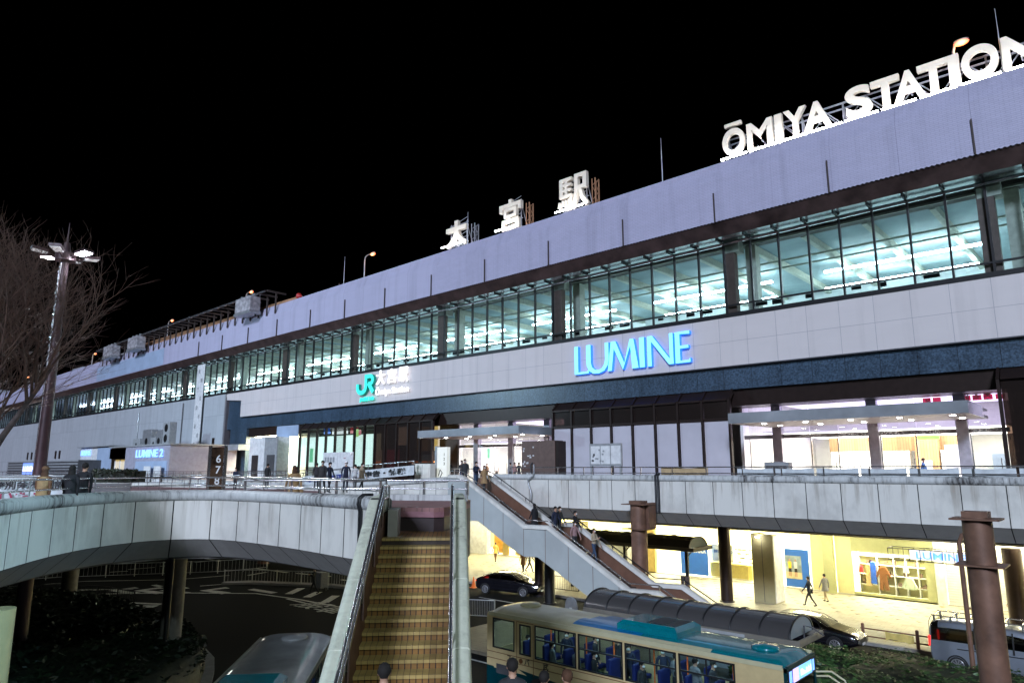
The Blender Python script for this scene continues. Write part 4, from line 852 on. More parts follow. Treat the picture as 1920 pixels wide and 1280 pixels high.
# vertical banner on the left wall
vb = thing('hanging_banner', 'tall narrow white banner with columns of small lettering hanging down the left wall', 'banner')
p0, p1, = W(395, 690, Y=41.7), W(378, 875, Y=41.7)
boxo('cloth', (-96.9, 41.62, 7.3), (-94.6, 41.66, 22.6), 'white_paint', vb)
for k in range(11): text('lettering', '駅開業百周年記念展示会'[k], .62, 'patch_panel' if 0 else 'grey_paint', (-96.5 + (k % 2) * .9, 41.60, 21.4 - k * 1.25), X1, Z1, vb, .004, .01)
# ---------------------------------------------------------------- roof equipment
mat('galv', (.45, .46, .48), .4, .6); glow('sodium', (1.0, .17, .02), 2.0); glow('sodium_flat', (1.0, .36, .06), 4.)
def roof_lamp(x, y, h, L, k=1.):
    t = thing('roof_lamp', L, 'lamp', (x, y, zt(x) - .1), 0, 'orange lamps on the roof')
    b = MB(); b.tube([(0, 0, 0), (0, 0, h - .5), (.1, 0, h - .15), (.5, 0, h), (1.1 * k, 0, h)], [.09, .08, .07, .06, .05], 8); b.build('pole', 'galv', t)
    b = MB(); b.ell((1.45 * k, 0, h + .05), (.40, .17, .08), 10, 6); b.build('lamp_head', 'galv', t); b = MB(); b.ell((1.45 * k, 0, h - .10), (.40, .20, .17), 10, 6); b.build('lamp_glass', 'sodium', t)
    l = bpy.data.lights.new('roof_lamp_light', 'POINT'); l.energy = 60; l.color = (1, .45, .12); l.shadow_soft_size = .2
    lo = bpy.data.objects.new('roof_lamp_light', l); COL.objects.link(lo); lo.parent = t; lo.location = (1.5 * k, -.3, h - .35)
roof_lamp(-61.9, 44, 3.7, 'orange roof lamp left of the kanji signs, above the open roof edge')
roof_lamp(-5.5, 44, 3.95, 'orange roof lamp glowing above the roman letter sign', .3)
roof_lamp(-89.0, 44, 4.4, 'orange roof lamp behind the right hand wrapped cradle'); roof_lamp(-114.7, 44, 4.4, 'orange roof lamp above the middle of the maintenance rail')
roof_lamp(-150, 44, 3.3, 'orange roof lamp farther left behind the pole and bare tree'); roof_lamp(-196, 44, 3.3, 'farthest orange roof lamp seen through the bare tree at the left')
def rod(x, h, L):
    t = thing('lightning_rod', L, 'lightning rod', (x, 43, zt(x) - .2), 0, 'lightning rods on the roof'); b = MB(); b.tube([(0, 0, 0), (0, 0, h * .6), (0, 0, h)], [.05, .035, .012], 6); b.build('rod', 'galv', t); b = MB(); b.cyl((0, 0, 0), .12, .1, 8); b.build('base', 'galv', t)
rod(-24, 4.3, 'lightning rod standing alone between the kanji and the roman letters'); rod(-3.25, 4.7, 'tallest lightning rod behind the last letters at the right'); rod(-44.5, 4.0, 'lightning rod behind the leftmost kanji')
rod(-64.3, 4.0, 'lightning rod just left of the first orange lamp'); rod(-83.2, 3.3, 'lightning rod above the right wrapped cradle'); rod(-104.5, 3.6, 'lightning rod above the maintenance rail between two orange lamps'); rod(-125, 3.6, 'lightning rod behind the pair of wrapped cradles')
mr = thing('maintenance_rail', 'long white rail on T posts along the left roof edge', 'rail')
b = MB(); zr = lambda x: zt(x) + 1.55; b.bar((-76.6, 40.2, zr(-76.6)), (-134.5, 40.2, zr(-134.5)), .16, .2); b.build('rail_beam', 'rail_bright', mr)
for i in range(30):
    x = -75.6 - i * 2.03; b = MB(); b.box((x - .09, 41.05, zt(x) - 1.2), (x + .09, 41.2, zt(x) + 1.3)); b.box((x - .09, 39.9, zt(x) + 1.28), (x + .09, 42.4, zt(x) + 1.48)); b.build('support_post', 'rod_brown', mr)
b = MB(); b.box((-120, 42.2, zt(-120) + .1), (-72, 42.3, zt(-72) + .55)); b.build('lit_upstand', 'truss_lamplit', mr)
mat('wrap_film', (.42, .40, .42), .35, var=.35, sc=1.5, bump=.6)
def cradle(x, L):
    z = zt(x); t = thing('work_cradle', L, 'cradle', (x, 40.2, z - .75), 0, 'wrapped cradles on the maintenance rail')
    b = MB(); b.box((-1.9, -.75, .25), (1.9, .7, 2.1)); o = b.build('wrapped_body', 'wrap_film', t); bevel(o, .12)
    b = MB(); b.box((-2, -.8, -.1), (2, .75, .25)); bevel(b.build('floor_frame', 'galv', t), .05)
    for s in (-1.4, 0, 1.4): b = MB(); b.box((s - .2, -.2, 2.1), (s + .2, .2, 2.5)); b.build('trolley', 'galv', t)
    for s in (-1.5, 1.5): b = MB(); b.cyl((s, .3, -.3), .12, .2, 8); b.build('wheel', 'black', t)
cradle(-80.7, 'wrapped grey cradle at the right end of the maintenance rail'); cradle(-116.6, 'pinkish wrapped cradle in the middle of the rail, right of its twin'); cradle(-127.5, 'wrapped white cradle at the left end of the maintenance rail')
mat('horn_red', (.5, .03, .03), .5); t = thing('horn_speaker', 'small red horn on the roof edge right of the maintenance rail', 'horn', (-71.5, 42.2, zt(-71) + .35)); b = MB(); b.tube([(0, 0, 0), (-.5, 0, .1), (-.7, 0, .12)], [.06, .2, .42], 10); b.build('horn', 'horn_red', t); b = MB(); b.bar((0, 0, -.5), (0, 0, .05), .08); b.build('bracket', 'galv', t)
t = thing('roof_fence', 'brown slatted screen on the roof just right of the red horn', 'fence'); b = MB()
for k in range(4): b.box((-73, 43, zt(-73) + .1 + .15 * k), (-65.2, 43.05, zt(-68) + .18 + .15 * k))
b.build('slat_panel', 'rod_brown', t); b = MB(); b.bar((-65.2, 43, zt(-65) - .2), (-65.2, 43, zt(-65) + .9), .1); b.build('post', 'rod_brown', t)
for x in (-165, -138): t = thing('roof_box', 'low plant room on the far left roof' if x < -150 else 'small plant box on the roof behind the pole', 'plant room', (x, 46, zt(x) - .1)); b = MB(); b.box((-3, 0, 0), (3, 4, 2.2)); b.build('wall', 'wall_tile', t); b = MB(); b.box((-3.2, -.2, 2.2), (3.2, 4.2, 2.4)); b.build('roof', 'grey_paint', t)
# ---------------------------------------------------------------- mast lamp at the left
mat('mast_paint', (.075, .045, .05), .45, .2); glow('lamp_on', (.85, .88, 1.0), 180.); glow('lamp_dim', (.9, .95, 1.0), .45, (.7, .7, .7))
ml = thing('mast_lamp', 'tall dark mast lamp with a ring of flat lamp heads by the bare tree', 'street lamp', (-35.0, 8.75, 0))
b = MB(); b.tube([(0, 0, 0), (0, 0, 9), (0, 0, 17.6)], [.30, .23, .15], 16); b.build('pole', 'mast_paint', ml)
b = MB(); b.tube([(-.27, -.16, 7), (-.25, -.15, 9), (-.18, -.12, 17.3)], .05, 8)
for z in range(8, 18): b.box((-.29, -.19, z), (-.05, -.05, z + .05))
b.build('cable_pipe', 'rail_bright', ml)
b = MB(); b.cyl((0, 0, 17.5), .42, .35, 14); b.cyl((0, 0, 17.85), .2, .5, 12, .12); b.tube([(0, 0, 18.3), (0, 0, 19.3)], [.04, .012], 6); b.build('crown_ring', 'mast_paint', ml)
for k in range(6):
    an = k * pi / 3 + .45; d = Vector((cos(an), sin(an), 0)); n = Vector((-d.y, d.x, 0))
    b = MB(); b.tube([d * .3 + zv * 17.6, d * .8 + zv * 17.75], .05, 6); hd = b.build('arm', 'mast_paint', ml)
    c = d * .98 + zv * 17.78; b = MB(); b.loft([[c + d * a + n * q + zv * (z + a * .12) for a, q in ((-.3, -.2), (.34, -.24), (.34, .24), (-.3, .2))] for z in (-.02, .1)]); b.build('lamp_head', 'mast_paint', ml)
    on = k in (3, 4); b = MB(); b.loft([[c + d * a + n * q + zv * (z + a * .12) for a, q in ((-.26, -.17), (.30, -.2), (.30, .2), (-.26, .17))] for z in (-.05, -.022)]); b.build('lamp_glass', 'lamp_on' if k in (3, 0) else 'lamp_dim', ml)
    if k in (3,):
        l = bpy.data.lights.new('mast_light', 'SPOT'); l.energy = 9000; l.color = (.85, .9, 1); l.spot_size = radians(150); l.spot_blend = .6; l.shadow_soft_size = .3
        lo = bpy.data.objects.new('mast_light', l); COL.objects.link(lo); lo.parent = ml; lo.location = c - zv * .12
# ---------------------------------------------------------------- bare tree
mat('bark', (.08, .055, .05), .8, var=.3, sc=6); mat('twig', (.13, .075, .055), .8, var=.3)
def bare_tree(L, base, h, seed, spread, fit=None):
    random.seed(seed); t = thing('bare_tree', L, 'tree', base); tr = MB(); tw = MB()
    def grow(p, d, ln, r, lv):
        pts = [p]; n = 4 if lv < 3 else 3; q = Vector(p); dd = Vector(d)
        for i in range(n):
            dd = (dd + Vector((random.gauss(0, .10), random.gauss(0, .10), .10 if lv < 3 else .05))).normalized(); q = q + dd * ln / n; pts.append(q.copy())
        (tr if lv < 2 else tw).tube(pts, [r * (1 - .55 * i / n) for i in range(n + 1)], 7 if lv < 2 else 3 if lv > 2 else 4, caps=False)
        if lv >= 6: return
        for k in range((6, 5, 5, 4, 4, 2)[lv]):
            f = random.uniform(.3, 1.0) if lv else random.uniform(.55, 1); i = min(n - 1, int(f * n)); o_ = pts[i].lerp(pts[i + 1], f * n - i)
            an = random.uniform(0, 2 * pi); tl = random.uniform(.35, .75); ax = Vector((cos(an), sin(an), 0)); nd = (dd * cos(tl) + (ax - dd * ax.dot(dd)).normalized() * sin(tl)).normalized()
            grow(o_, nd, ln * random.uniform(.62, .8), max(.005, r * .5), lv + 1)
    grow(Vector((0, 0, 0)), Vector((0, 0, 1)), h * .34, spread, 0)
    if fit:                                                            # stand the tree so that its crown keeps clear of the mast and the roof
        P_ = [(Vector(v).dot(rv), Vector(v).dot(hv)) for v in tw.v[::7]]; sh = 0; b0 = (Vector(base).dot(rv), Vector(base).dot(hv))
        for _ in range(8): rt = sorted((p[0] + b0[0] + sh) / (p[1] + b0[1]) for p in P_)[int(len(P_) * .985)]; sh += (fit[0] - rt) * b0[1]
        t.location = Vector(base) + rv * sh; t.location.z = max(0, fit[1] - max(v[2] for v in tw.v))
    tr.build('trunk', 'bark', t, fixn=False); tw.build('crown', 'twig', t, fixn=False)
q = CD(-17.5, 21.0); bare_tree('bare winter tree with fine twigs at the left edge behind the mast lamp', (q.x, q.y, 4), 16.5, 11, .22, (-.618, 17.6))
q = CD(-25, 27); bare_tree('second bare tree farther out behind the left edge of the view', (q.x, q.y, 4), 13.0, 5, .22)
# ---------------------------------------------------------------- furniture on the deck
def post_rail(path, L, zt_=1.05, zl=.55, post=1.6): return rail('handrail', path, zt_, zl, L, 'handrail', post, .03, 'deck handrails')
post_rail([W(x, y, Y=29.55) for x, y in ((470, 912), (575, 905), (690, 892), (776, 886))], 'sloping handrail along the ramp carrying the long banner', .75, .3)
post_rail([(-82, 25.5, 6.95), (-62, 27.5, 7.0), (-49, 28.6, 7.1)], 'handrail of the outer ramp left of the long banner', .95, .5)
post_rail([(-95, 33, 7.0), (-70, 34, 7.0), (-50, 35, 7.2)], 'farther handrail in front of the lift tower', 1.1, .5)
post_rail([(-110, 28, 7.2), (-85, 31, 7.0), (-58, 33.2, 7.0)], 'handrail running past the pavilion towards the sign post', 1.1, .5)
post_rail([(-75, 22, 6.8), (-58, 21.5, 6.8), (-46.5, 23.5, 6.8)], 'handrail across the middle of the left deck', 1.1, .55)
post_rail([(-112, 22, 6.9), (-84, 22.6, 6.9), (-76, 22.2, 6.9)], 'handrail in front of the pavilion steps at the left', 1.15, .6)
post_rail([(-37.5, 32.5, 7.25), (-34.6, 32.3, 7.25), (-31.3, 31.5, 7.25)], 'short handrail beside the head of the far stairs', 1.1, .55)
def ramp(L, path, h=.8):
    t = thing('ramp_wall', L, 'low wall'); P = [Vector(p) for p in path]
    b = MB(); b.loft([[p, p + zv * h, p + zv * h + Vector((.05, .3, 0)), p + Vector((.05, .3, 0))] for p in P]); b.build('wall', 'deck_panel', t)
    b = MB(); b.loft([[p + zv * (h + .005) + Vector((0, -.06, 0)), p + zv * (h + .12) + Vector((0, -.06, 0)), p + zv * (h + .12) + Vector((.05, .36, 0)), p + zv * (h + .005) + Vector((.05, .36, 0))] for p in P]); b.build('coping', 'coping', t)
ramp('low panelled ramp wall below the outer ramp handrail', [(-82, 25.4, 6.75), (-62, 27.4, 6.75), (-49, 28.5, 6.9)], .28); ramp('low white wall farther back in front of the lift tower', [(-95, 32.9, 6.75), (-70, 33.9, 6.75), (-50, 34.9, 6.95)], .35); ramp('low white wall near the pavilion', [(-150, 26, 6.75), (-110, 27.9, 6.75), (-85, 30.9, 6.75)], .5)
# banners
mat('banner_cloth', (.62, .66, .68), .7, bump=.1); mat('ink_blue', (.01, .03, .30), .6); mat('ink_black', (.012, .012, .015), .6); mat('ink_red', (.35, .03, .08), .6)
bn = thing('banner', 'long white banner with black and blue lettering tied along the ramp handrail', 'banner')
A, B_ = W(570, 908, Y=29.45), W(776, 890, Y=29.45); hB = .62; dB = (B_ - A); uB = dB.normalized()
b = MB(); n = 24
b.loft([[A + dB * (i / n) + Vector((0, .02 * sin(i * 1.3), 0)), A + dB * (i / n) + zv * hB + Vector((0, .03 * sin(i * .9), 0)), A + dB * (i / n) + zv * hB + Vector((0, .03 * sin(i * .9) + .01, 0)), A + dB * (i / n) + Vector((0, .02 * sin(i * 1.3) + .01, 0))] for i in range(n + 1)]); b.build('cloth', 'banner_cloth', bn)
text('lettering', '申告・納税', .5, 'ink_black', A + dB * .60 + zv * .1 - Y1 * .06, uB, Z1, bn, .004, .02, wfit=4.4, hfit=.42)
text('lettering', 'ネットで正しく', .5, 'ink_blue', A + dB * .03 + zv * .1 - Y1 * .06, uB, Z1, bn, .004, .02, wfit=6.6, hfit=.42)
bn2 = thing('banner', 'white banner with three rows of lettering tied to the fence at the left edge', 'banner')
q0, q1 = CD(-19.2, 20.5, 6.95), CD(-13.2, 21.3, 6.95); u2 = (q1 - q0).normalized(); n2 = -hv
b = MB(); b.loft([[q0.lerp(q1, i / 12) + n2 * .03 * sin(i * 1.7), q0.lerp(q1, i / 12) + zv * 1.1 + n2 * .04 * sin(i * 1.1), q0.lerp(q1, i / 12) + zv * 1.1 + n2 * (.04 * sin(i * 1.1) - .012), q0.lerp(q1, i / 12) + n2 * (.03 * sin(i * 1.7) - .012)] for i in range(13)]); b.build('cloth', 'banner_cloth', bn2)
text('lettering', '確定申告特別会場 開設', .3, 'ink_black', q0 + u2 * 2.6 + zv * .80 + n2 * .08, u2, Z1, bn2, .003, .008, wfit=3.3)
text('lettering', '場は、', .45, 'ink_black', q0 + u2 * 2.4 + zv * .36 + n2 * .08, u2, Z1, bn2, .003, .012); text('lettering', 'さいたま', .45, 'ink_red', q0 + u2 * 3.6 + zv * .36 + n2 * .08, u2, Z1, bn2, .003, .012)
text('lettering', '(月)〜3月16日(木)', .26, 'ink_black', q0 + u2 * 2.4 + zv * .06 + n2 * .08, u2, Z1, bn2, .003, .006)
rail('fence', [q0 + hv * .12 - u2 * 4, q1 + hv * .12], 1.15, .2, 'dark fence carrying the three row banner at the left', 'fence', 1.2, zbase=-.2, mt='grey_paint')
# planter with clipped dark hedge beside a slatted wall
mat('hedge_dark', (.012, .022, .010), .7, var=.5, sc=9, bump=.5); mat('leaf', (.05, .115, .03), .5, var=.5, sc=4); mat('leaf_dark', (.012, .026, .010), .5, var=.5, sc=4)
def leafy(b, fn, n, s):
    for i in range(n):
        p, nr = fn(); a = Vector((random.gauss(0, 1), random.gauss(0, 1), random.gauss(0, 1))); u = nr.cross(a).normalized(); w = (nr + a * .35).normalized().cross(u).normalized() if (nr + a * .35).length > .01 else zv
        k = s * random.uniform(.6, 1.3); b.quad(p - u * k, p + w * k * .45, p + u * k, p - w * k * .45)
def hedge(nm, L, x0, x1, y0, y1, z0, z1, core, leaf, n, s, rz=0, loc=None, seed=1, bump=.12):
    random.seed(seed); t = thing(nm, L, 'hedge', loc or (0, 0, 0), rz)
    b = MB(); nx, ny = max(3, int((x1 - x0) / .5)), 5; hb = lambda x, y: z1 + bump * (sin(x * 2.1) * .5 + sin(x * .9 + y * 3) * .6 + sin(x * 5.3) * .25)
    b.loft([[(x, y0 + .08 * sin(x * 3), z0), (x, y0 + .1 * sin(x * 2.3), hb(x, y0) - .15)] + [(x, y0 + (y1 - y0) * (j + .5) / ny, hb(x, y0 + (y1 - y0) * j / ny)) for j in range(ny)] + [(x, y1, hb(x, y1) - .15), (x, y1, z0)] for x in [x0 + (x1 - x0) * i / nx for i in range(nx + 1)]]); b.build('branches', core, t)
    def fn():
        x = random.uniform(x0, x1); r = random.random()
        if r < .6: y = random.uniform(y0, y1); return Vector((x, y, hb(x, y) + random.uniform(-.06, .14))), Vector((0, 0, 1))
        if r < .92: return Vector((x, y0 - random.uniform(-.03, .1), random.uniform(z0, hb(x, y0)))), Vector((0, -1, 0))
        return Vector((x1 + random.uniform(-.03, .1), random.uniform(y0, y1), random.uniform(z0, z1))), Vector((1, 0, 0))
    b = MB(); leafy(b, fn, n, s); b.build('leaves', leaf, t, fixn=False)
    return t
q = W(205, 905, z=7.3); qa, qb = W(170, 900, d=30), W(245, 900, d=30)
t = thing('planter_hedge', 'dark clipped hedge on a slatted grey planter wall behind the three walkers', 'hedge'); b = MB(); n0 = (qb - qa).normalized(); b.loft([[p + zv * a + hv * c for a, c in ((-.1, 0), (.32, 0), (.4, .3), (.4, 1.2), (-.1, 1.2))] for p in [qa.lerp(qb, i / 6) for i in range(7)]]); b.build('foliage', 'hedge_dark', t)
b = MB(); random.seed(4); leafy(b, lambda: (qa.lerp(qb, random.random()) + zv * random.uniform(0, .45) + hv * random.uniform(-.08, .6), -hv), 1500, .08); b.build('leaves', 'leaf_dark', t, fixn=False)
b = MB()
for i in range(34): p = qa.lerp(qb, i / 33); b.bar(p - zv * .95, p - zv * .12, .05, .04)
for z in (-.5, -.15): b.bar(qa - zv * -z * 1 + hv * .05, qb + zv * z + hv * .05, .05)
b.build('slatted_wall', 'grey_paint', t)
# sign pylon with bus stop numbers
py = thing('sign_pylon', 'slim dark glossy sign pylon with the white numbers 6 7 8 behind the footbridge coping', 'sign')
pa, pb_ = W(390, 905, d=24.3), W(419, 905, d=24.3); u3 = (pb_ - pa).normalized(); nrm = -Vector((-u3.y, u3.x, 0)); zb0, zb1 = 6.75, W(407, 838, d=24.3).z
mat('pylon_face', (.085, .048, .028), .15, .3, var=.5, sc=2.2)
b = MB(); b.loft([[pa + zv * (z - pa.z), pb_ + zv * (z - pa.z), pb_ + zv * (z - pa.z) - nrm * .18, pa + zv * (z - pa.z) - nrm * .18] for z in (zb0, zb1)]); b.build('face', 'pylon_face', py)
for p in (pa, pb_): b = MB(); b.bar(Vector((p.x, p.y, zb0)) + nrm * .01, Vector((p.x, p.y, zb1 + .05)) + nrm * .01, .06, .1); b.build('side_trim', 'stainless', py)
for k, c in enumerate('678'): text('number', c, .36, 'white_paint', Vector((pa.x, pa.y, zb1 - .52 - k * .37)) + u3 * .22 + nrm * .02, u3, Z1, py, .004, .004)
# notice board, brown kiosk, hoarding, ticket box, lit pillar
nb = thing('notice_board', 'grey framed three panel notice board behind the deck handrail', 'notice board')
a_, c_ = W(1105, 832, Y=34.4), W(1166, 871, Y=34.4); w3 = (c_.x - a_.x)
boxo('frame', (a_.x, 34.4, 8.5), (c_.x, 34.5, 9.82), 'grey_paint', nb)
for k in range(3): x = a_.x + .1 + (w3 - .1) * k / 3; boxo('board', (x, 34.38, 8.62), (x + (w3 - .3) / 3, 34.4, 9.68), 'white_paint', nb)
random.seed(8); b = MB()
for i in range(14): x = a_.x + .15 + random.random() * (.6 if i < 9 else 2); z = random.uniform(8.65, 9.15 if i < 9 else 9.4); b.box((x, 34.37, z), (x + .12, 34.379, z + .1))
b.build('notes', 'grey_paint', nb)
for x in (a_.x + .1, c_.x - .1): b = MB(); b.bar((x, 34.45, 6.9), (x, 34.45, 8.5), .12); b.build('leg', 'grey_paint', nb)
kb = thing('kiosk', 'dark brown boxy kiosk with small white stickers behind the handrail', 'kiosk'); a_, c_ = W(978, 826, Y=35), W(1040, 826, Y=35)
o = boxo('body', (a_.x, 35, 6.9), (c_.x, 35.9, 10.15), 'column_brown', kb); bevel(o, .03); boxo('side_panel', (c_.x + .005, 35.05, 6.9), (c_.x + .28, 35.8, 10.1), 'bronze', kb)
b = MB(); random.seed(12)
for i in range(14): x = a_.x + .08 + random.random() * .9; z = random.uniform(7.9, 9.8); b.box((x, 34.985, z), (x + random.uniform(.08, .2), 34.999, z + random.uniform(.05, .14)))
b.build('stickers', 'white_paint', kb); b = MB(); b.tube([(c_.x - 1.9, 34.95, 7.6), (c_.x - 1.95, 34.9, 8.6), (c_.x - 1.8, 34.9, 8.75)], .05, 6); b.build('pipe', 'dark_grey', kb)
t = thing('loose_cable', 'thick grey cable hanging down over the deck panels', 'cable'); b = MB(); b.tube(spline([W(x, y, Y=32.85) for x, y in ((1001, 870), (1000, 892), (990, 900), (996, 925), (995, 940)) ], .2), .05, 6); b.build('cable', 'galv', t)
hd = thing('hoarding', 'white site hoarding with small printed boxes in front of the lit glass bays', 'hoarding'); a_, c_ = W(606, 848, Y=36), W(661, 880, Y=36)
for k in range(2): x0 = a_.x + (c_.x - a_.x) * k / 2; boxo('panel', (x0 + .02, 36, 7.0), (x0 + (c_.x - a_.x) / 2 - .02, 36.06, 9.82), 'white_paint', hd)
b = MB()
for k in range(4): b.box((a_.x + .3 + k * .42, 35.985, 8.95), (a_.x + .6 + k * .42, 35.999, 9.4))
b.build('printed_boxes', 'grey_paint', hd); b = MB(); b.cyl((c_.x - 1.2, 35.98, 9.3), .12, .02); b.build('mark', 'horn_red', hd); b = MB(); b.ell((c_.x - .2, 35.9, 9.7), (.1, .08, .1)); b.build('lamp', 'lamp_dim', hd)
tb = thing('info_box', 'pale square cabinet standing at the right end of the long banner', 'cabinet'); a_, c_ = W(778, 868, Y=30.5), W(806, 890, Y=30.5); bevel(boxo('body', (a_.x, 30.5, 7.2), (c_.x, 31.0, 8.68), 'cream_sign', tb), .03); boxo('door_seam', ((a_.x + c_.x) / 2 - .01, 30.485, 7.5), ((a_.x + c_.x) / 2 + .01, 30.5, 8.6), 'grey_paint', tb)
sp = thing('lit_sign_pillar', 'lit white sign pillar with numbers beside the head of the far stairs', 'sign'); a_, c_ = W(820, 838, Y=31.6), W(838, 838, Y=31.6); glow('pillar_lit', (.95, 1, .9), .55)
boxo('body', (a_.x, 31.6, 7.2), (c_.x, 31.9, 9.78), 'pillar_lit', sp)
for k, c in enumerate('123'): text('number', c, .26, 'ink_black', (c_.x - .3, 31.58, 9.2 - k * .3), X1, Z1, sp, .003, .004)
b = MB(); b.tube([(a_.x + .2, 31.58, 7.9), (a_.x + .35, 31.58, 8.3), (a_.x + .55, 31.58, 8.1), (a_.x + .35, 31.58, 7.8)], .03, 5); b.build('arrow', 'ink_black', sp); boxo('side_edge', (a_.x - .25, 31.6, 7.2), (a_.x - .02, 31.88, 9.85), 'galv', sp)
# tarpaulins tied to the handrail at the right
t = thing('safety_sheet', 'white translucent sheets tied along the handrail before the right doors', 'sheet'); b = MB()
for k in range(7):
    x = -15.2 + k * 1.9; b.loft([[(x + .05 + 1.8 * i / 6, 33.32 + .03 * sin(i * 1.4), 7.75 + .05 * sin(i * .6)), (x + .05 + 1.8 * i / 6, 33.32 + .02 * sin(i), 8.38 - .06 * sin(i * pi / 6))] for i in range(7)], caps=False, closed=False)
b.build('cloth', 'banner_cloth', t)
t = thing('beige_sheet', 'beige sheet tied to the handrail left of the right entrance', 'sheet'); b = MB(); b.loft([[(-19.4 + 2.7 * i / 8, 33.3 + .04 * sin(i * 1.9), 7.8), (-19.4 + 2.7 * i / 8, 33.3, 8.4 + .03 * sin(i))] for i in range(9)], caps=False, closed=False); b.build('cloth', 'cloth_tan', t)
t = thing('machine_box', 'grey machine behind the handrail before the glass doors', 'machine', (-15.3, 37, 7.2)); bevel(boxo('body', (0, 0, 0), (1.3, .6, 1.5), 'grey_paint', t), .04); boxo('panel', (.1, -.015, .6), (1.2, 0, 1.3), 'stainless', t)
# small pavilion of the second shop at the left
pv = thing('pavilion', 'small flat roofed shop pavilion with a blue lit name sign against the left wall', 'pavilion'); zr2 = 11.1
xa, xb, yp = -116., -83.5, 33.5
mat('pavilion_wall', (.36, .35, .42), .6); boxo('wall', (-97.2, yp, 6.7), (xb, 41.5, zr2), 'pavilion_wall', pv); boxo('wall', (xa, yp + .4, 6.7), (-108.8, 41.5, zr2 + .3), 'white_paint', pv)
boxo('roof', (xa - .2, yp - .1, zr2 + .31), (-103, 41.6, zr2 + .45), 'grey_paint', pv); boxo('roof', (-103, yp - .15, zr2 + .02), (xb + .2, 41.6, zr2 + .2), 'grey_paint', pv)
boxo('glazing', (-108.7, yp + .3, 6.9), (-103.2, yp + .4, zr2 + .2), 'patch_panel', pv); boxo('entrance', (-103, yp + .8, 6.9), (-97.3, yp + 1, 9.6), 'yellow_lit', pv); boxo('upper_glazing', (-103, yp + .05, 9.7), (-97.3, yp + .15, zr2 - .05), 'dark_glass', pv)
for k in range(4): x = -102.9 + k * 1.8; boxo('door_frame', (x, yp + .7, 6.9), (x + .15, yp + .8, 9.6), 'white_paint', pv)
boxo('window', (-93.5, yp - .05, 6.9), (-84, yp, 9.3), 'patch_panel', pv); text('letter', 'LUMINE 2', 1.2, 'sign_blue', (-93.4, yp - .1, 9.75), X1, Z1, pv, .05, .02, wfit=8.2, hfit=.95); text('letter', 'LUMINE', 1.0, 'sign_blue', (-115.6, yp + .3, 10.3), X1, Z1, pv, .05, .02, wfit=4)
for x in (-89.2, -86.2): boxo('white_panel', (x, yp - .6, 6.8), (x + 1.9, yp - .5, 8.7), 'white_paint', pv)
for k, (x, w_, h_, L) in enumerate(((-101, 2.4, 1.1, 'low wide air conditioner at the left of the pavilion roof'), (-97.6, 2.8, 2.2, 'bulky air conditioner with a hood on the pavilion roof'), (-95.2, 1.8, 1.1, 'low air conditioner between two taller ones on the pavilion roof'), (-93.6, 1.7, 2.0, 'boxed air conditioner left of the tall twin fan unit'), (-91.5, 2.0, 2.9, 'tall twin fan air conditioner at the right of the pavilion roof'))):
    t = thing('air_conditioner', L, 'air conditioner', (x, 36, zr2 + .2), 0, 'air conditioners on the pavilion roof'); bevel(boxo('body', (-w_ / 2, 0, 0), (w_ / 2, .9, h_), 'galv' if k % 2 else 'grey_paint', t), .04)
    for j in range(2 if h_ > 2.5 else 1): b = MB(); b.tube([(0, -.03, h_ * (.3 + .45 * j)), (0, .0, h_ * (.3 + .45 * j))], min(.5, h_ * .2), 16); b.build('fan_grille', 'black', t)
hl = thing('louvre_box', 'dark louvred plant enclosure with a blue lit sign at the far left', 'enclosure'); q = W(45, 870, Y=30); boxo('body', (q.x - 14, 31, 6.7), (q.x + 22, 34, 9.6), 'dark_grey', hl); b = MB()
for k in range(7): b.box((q.x - 14, 30.9, 7 + k * .4), (q.x + 22, 31, 7.2 + k * .4))
b.build('louvre', 'grey_paint', hl); boxo('sign_board', (q.x - 4, 30.8, 7.6), (q.x + 4, 30.88, 9.3), 'blue_lit', hl); text('letter', 'LUMINE', 1.2, 'white_lit', (q.x - 3.6, 30.78, 8.0), X1, Z1, hl, .03, .01, wfit=7.2)
# ---------------------------------------------------------------- buses
mat('bus_cream', (.50, .47, .30), .32, coat=.4, var=.05); mat('bus_beige', (.56, .44, .23), .35, coat=.3, var=.06); mat('bus_teal', (.0, .16, .20), .25, coat=.6, var=.08); mat('bus_dark_teal', (.0, .035, .045), .3, coat=.4); mat('bus_blue', (.0, .13, .34), .28, coat=.5, var=.08)
mat('bus_grey', (.25, .26, .26), .4, coat=.3, var=.2, sc=1.2); mat('bus_green_grey', (.33, .36, .31), .4, coat=.2); mat('seat_blue', (.004, .012, .11), .7); mat('pole_orange', (.8, .16, .03), .4); mat('bus_inner', (.09, .20, .22), .6); mat('rubber', (.012, .012, .013), .7); mat('rim', (.45, .45, .47), .3, .8); mat('line_brown', (.16, .06, .02), .5)
glow('bus_tube', (.6, .88, 1.0), 10.); glow('display', (.12, .45, 1.0), 1.6); glow('display_purple', (.6, .45, .95), 1.5); glow('head_lamp', (.7, .8, 1.0), 6.); glow('tail_lamp', (.9, .03, .02), 2.5, (.4, .01, .01)); glow('amber_panel', (1.0, .55, .05), 2.2)
glass('bus_glass', (.72, .86, .88), .06); glass('car_glass', (.10, .11, .12), .10, .02)
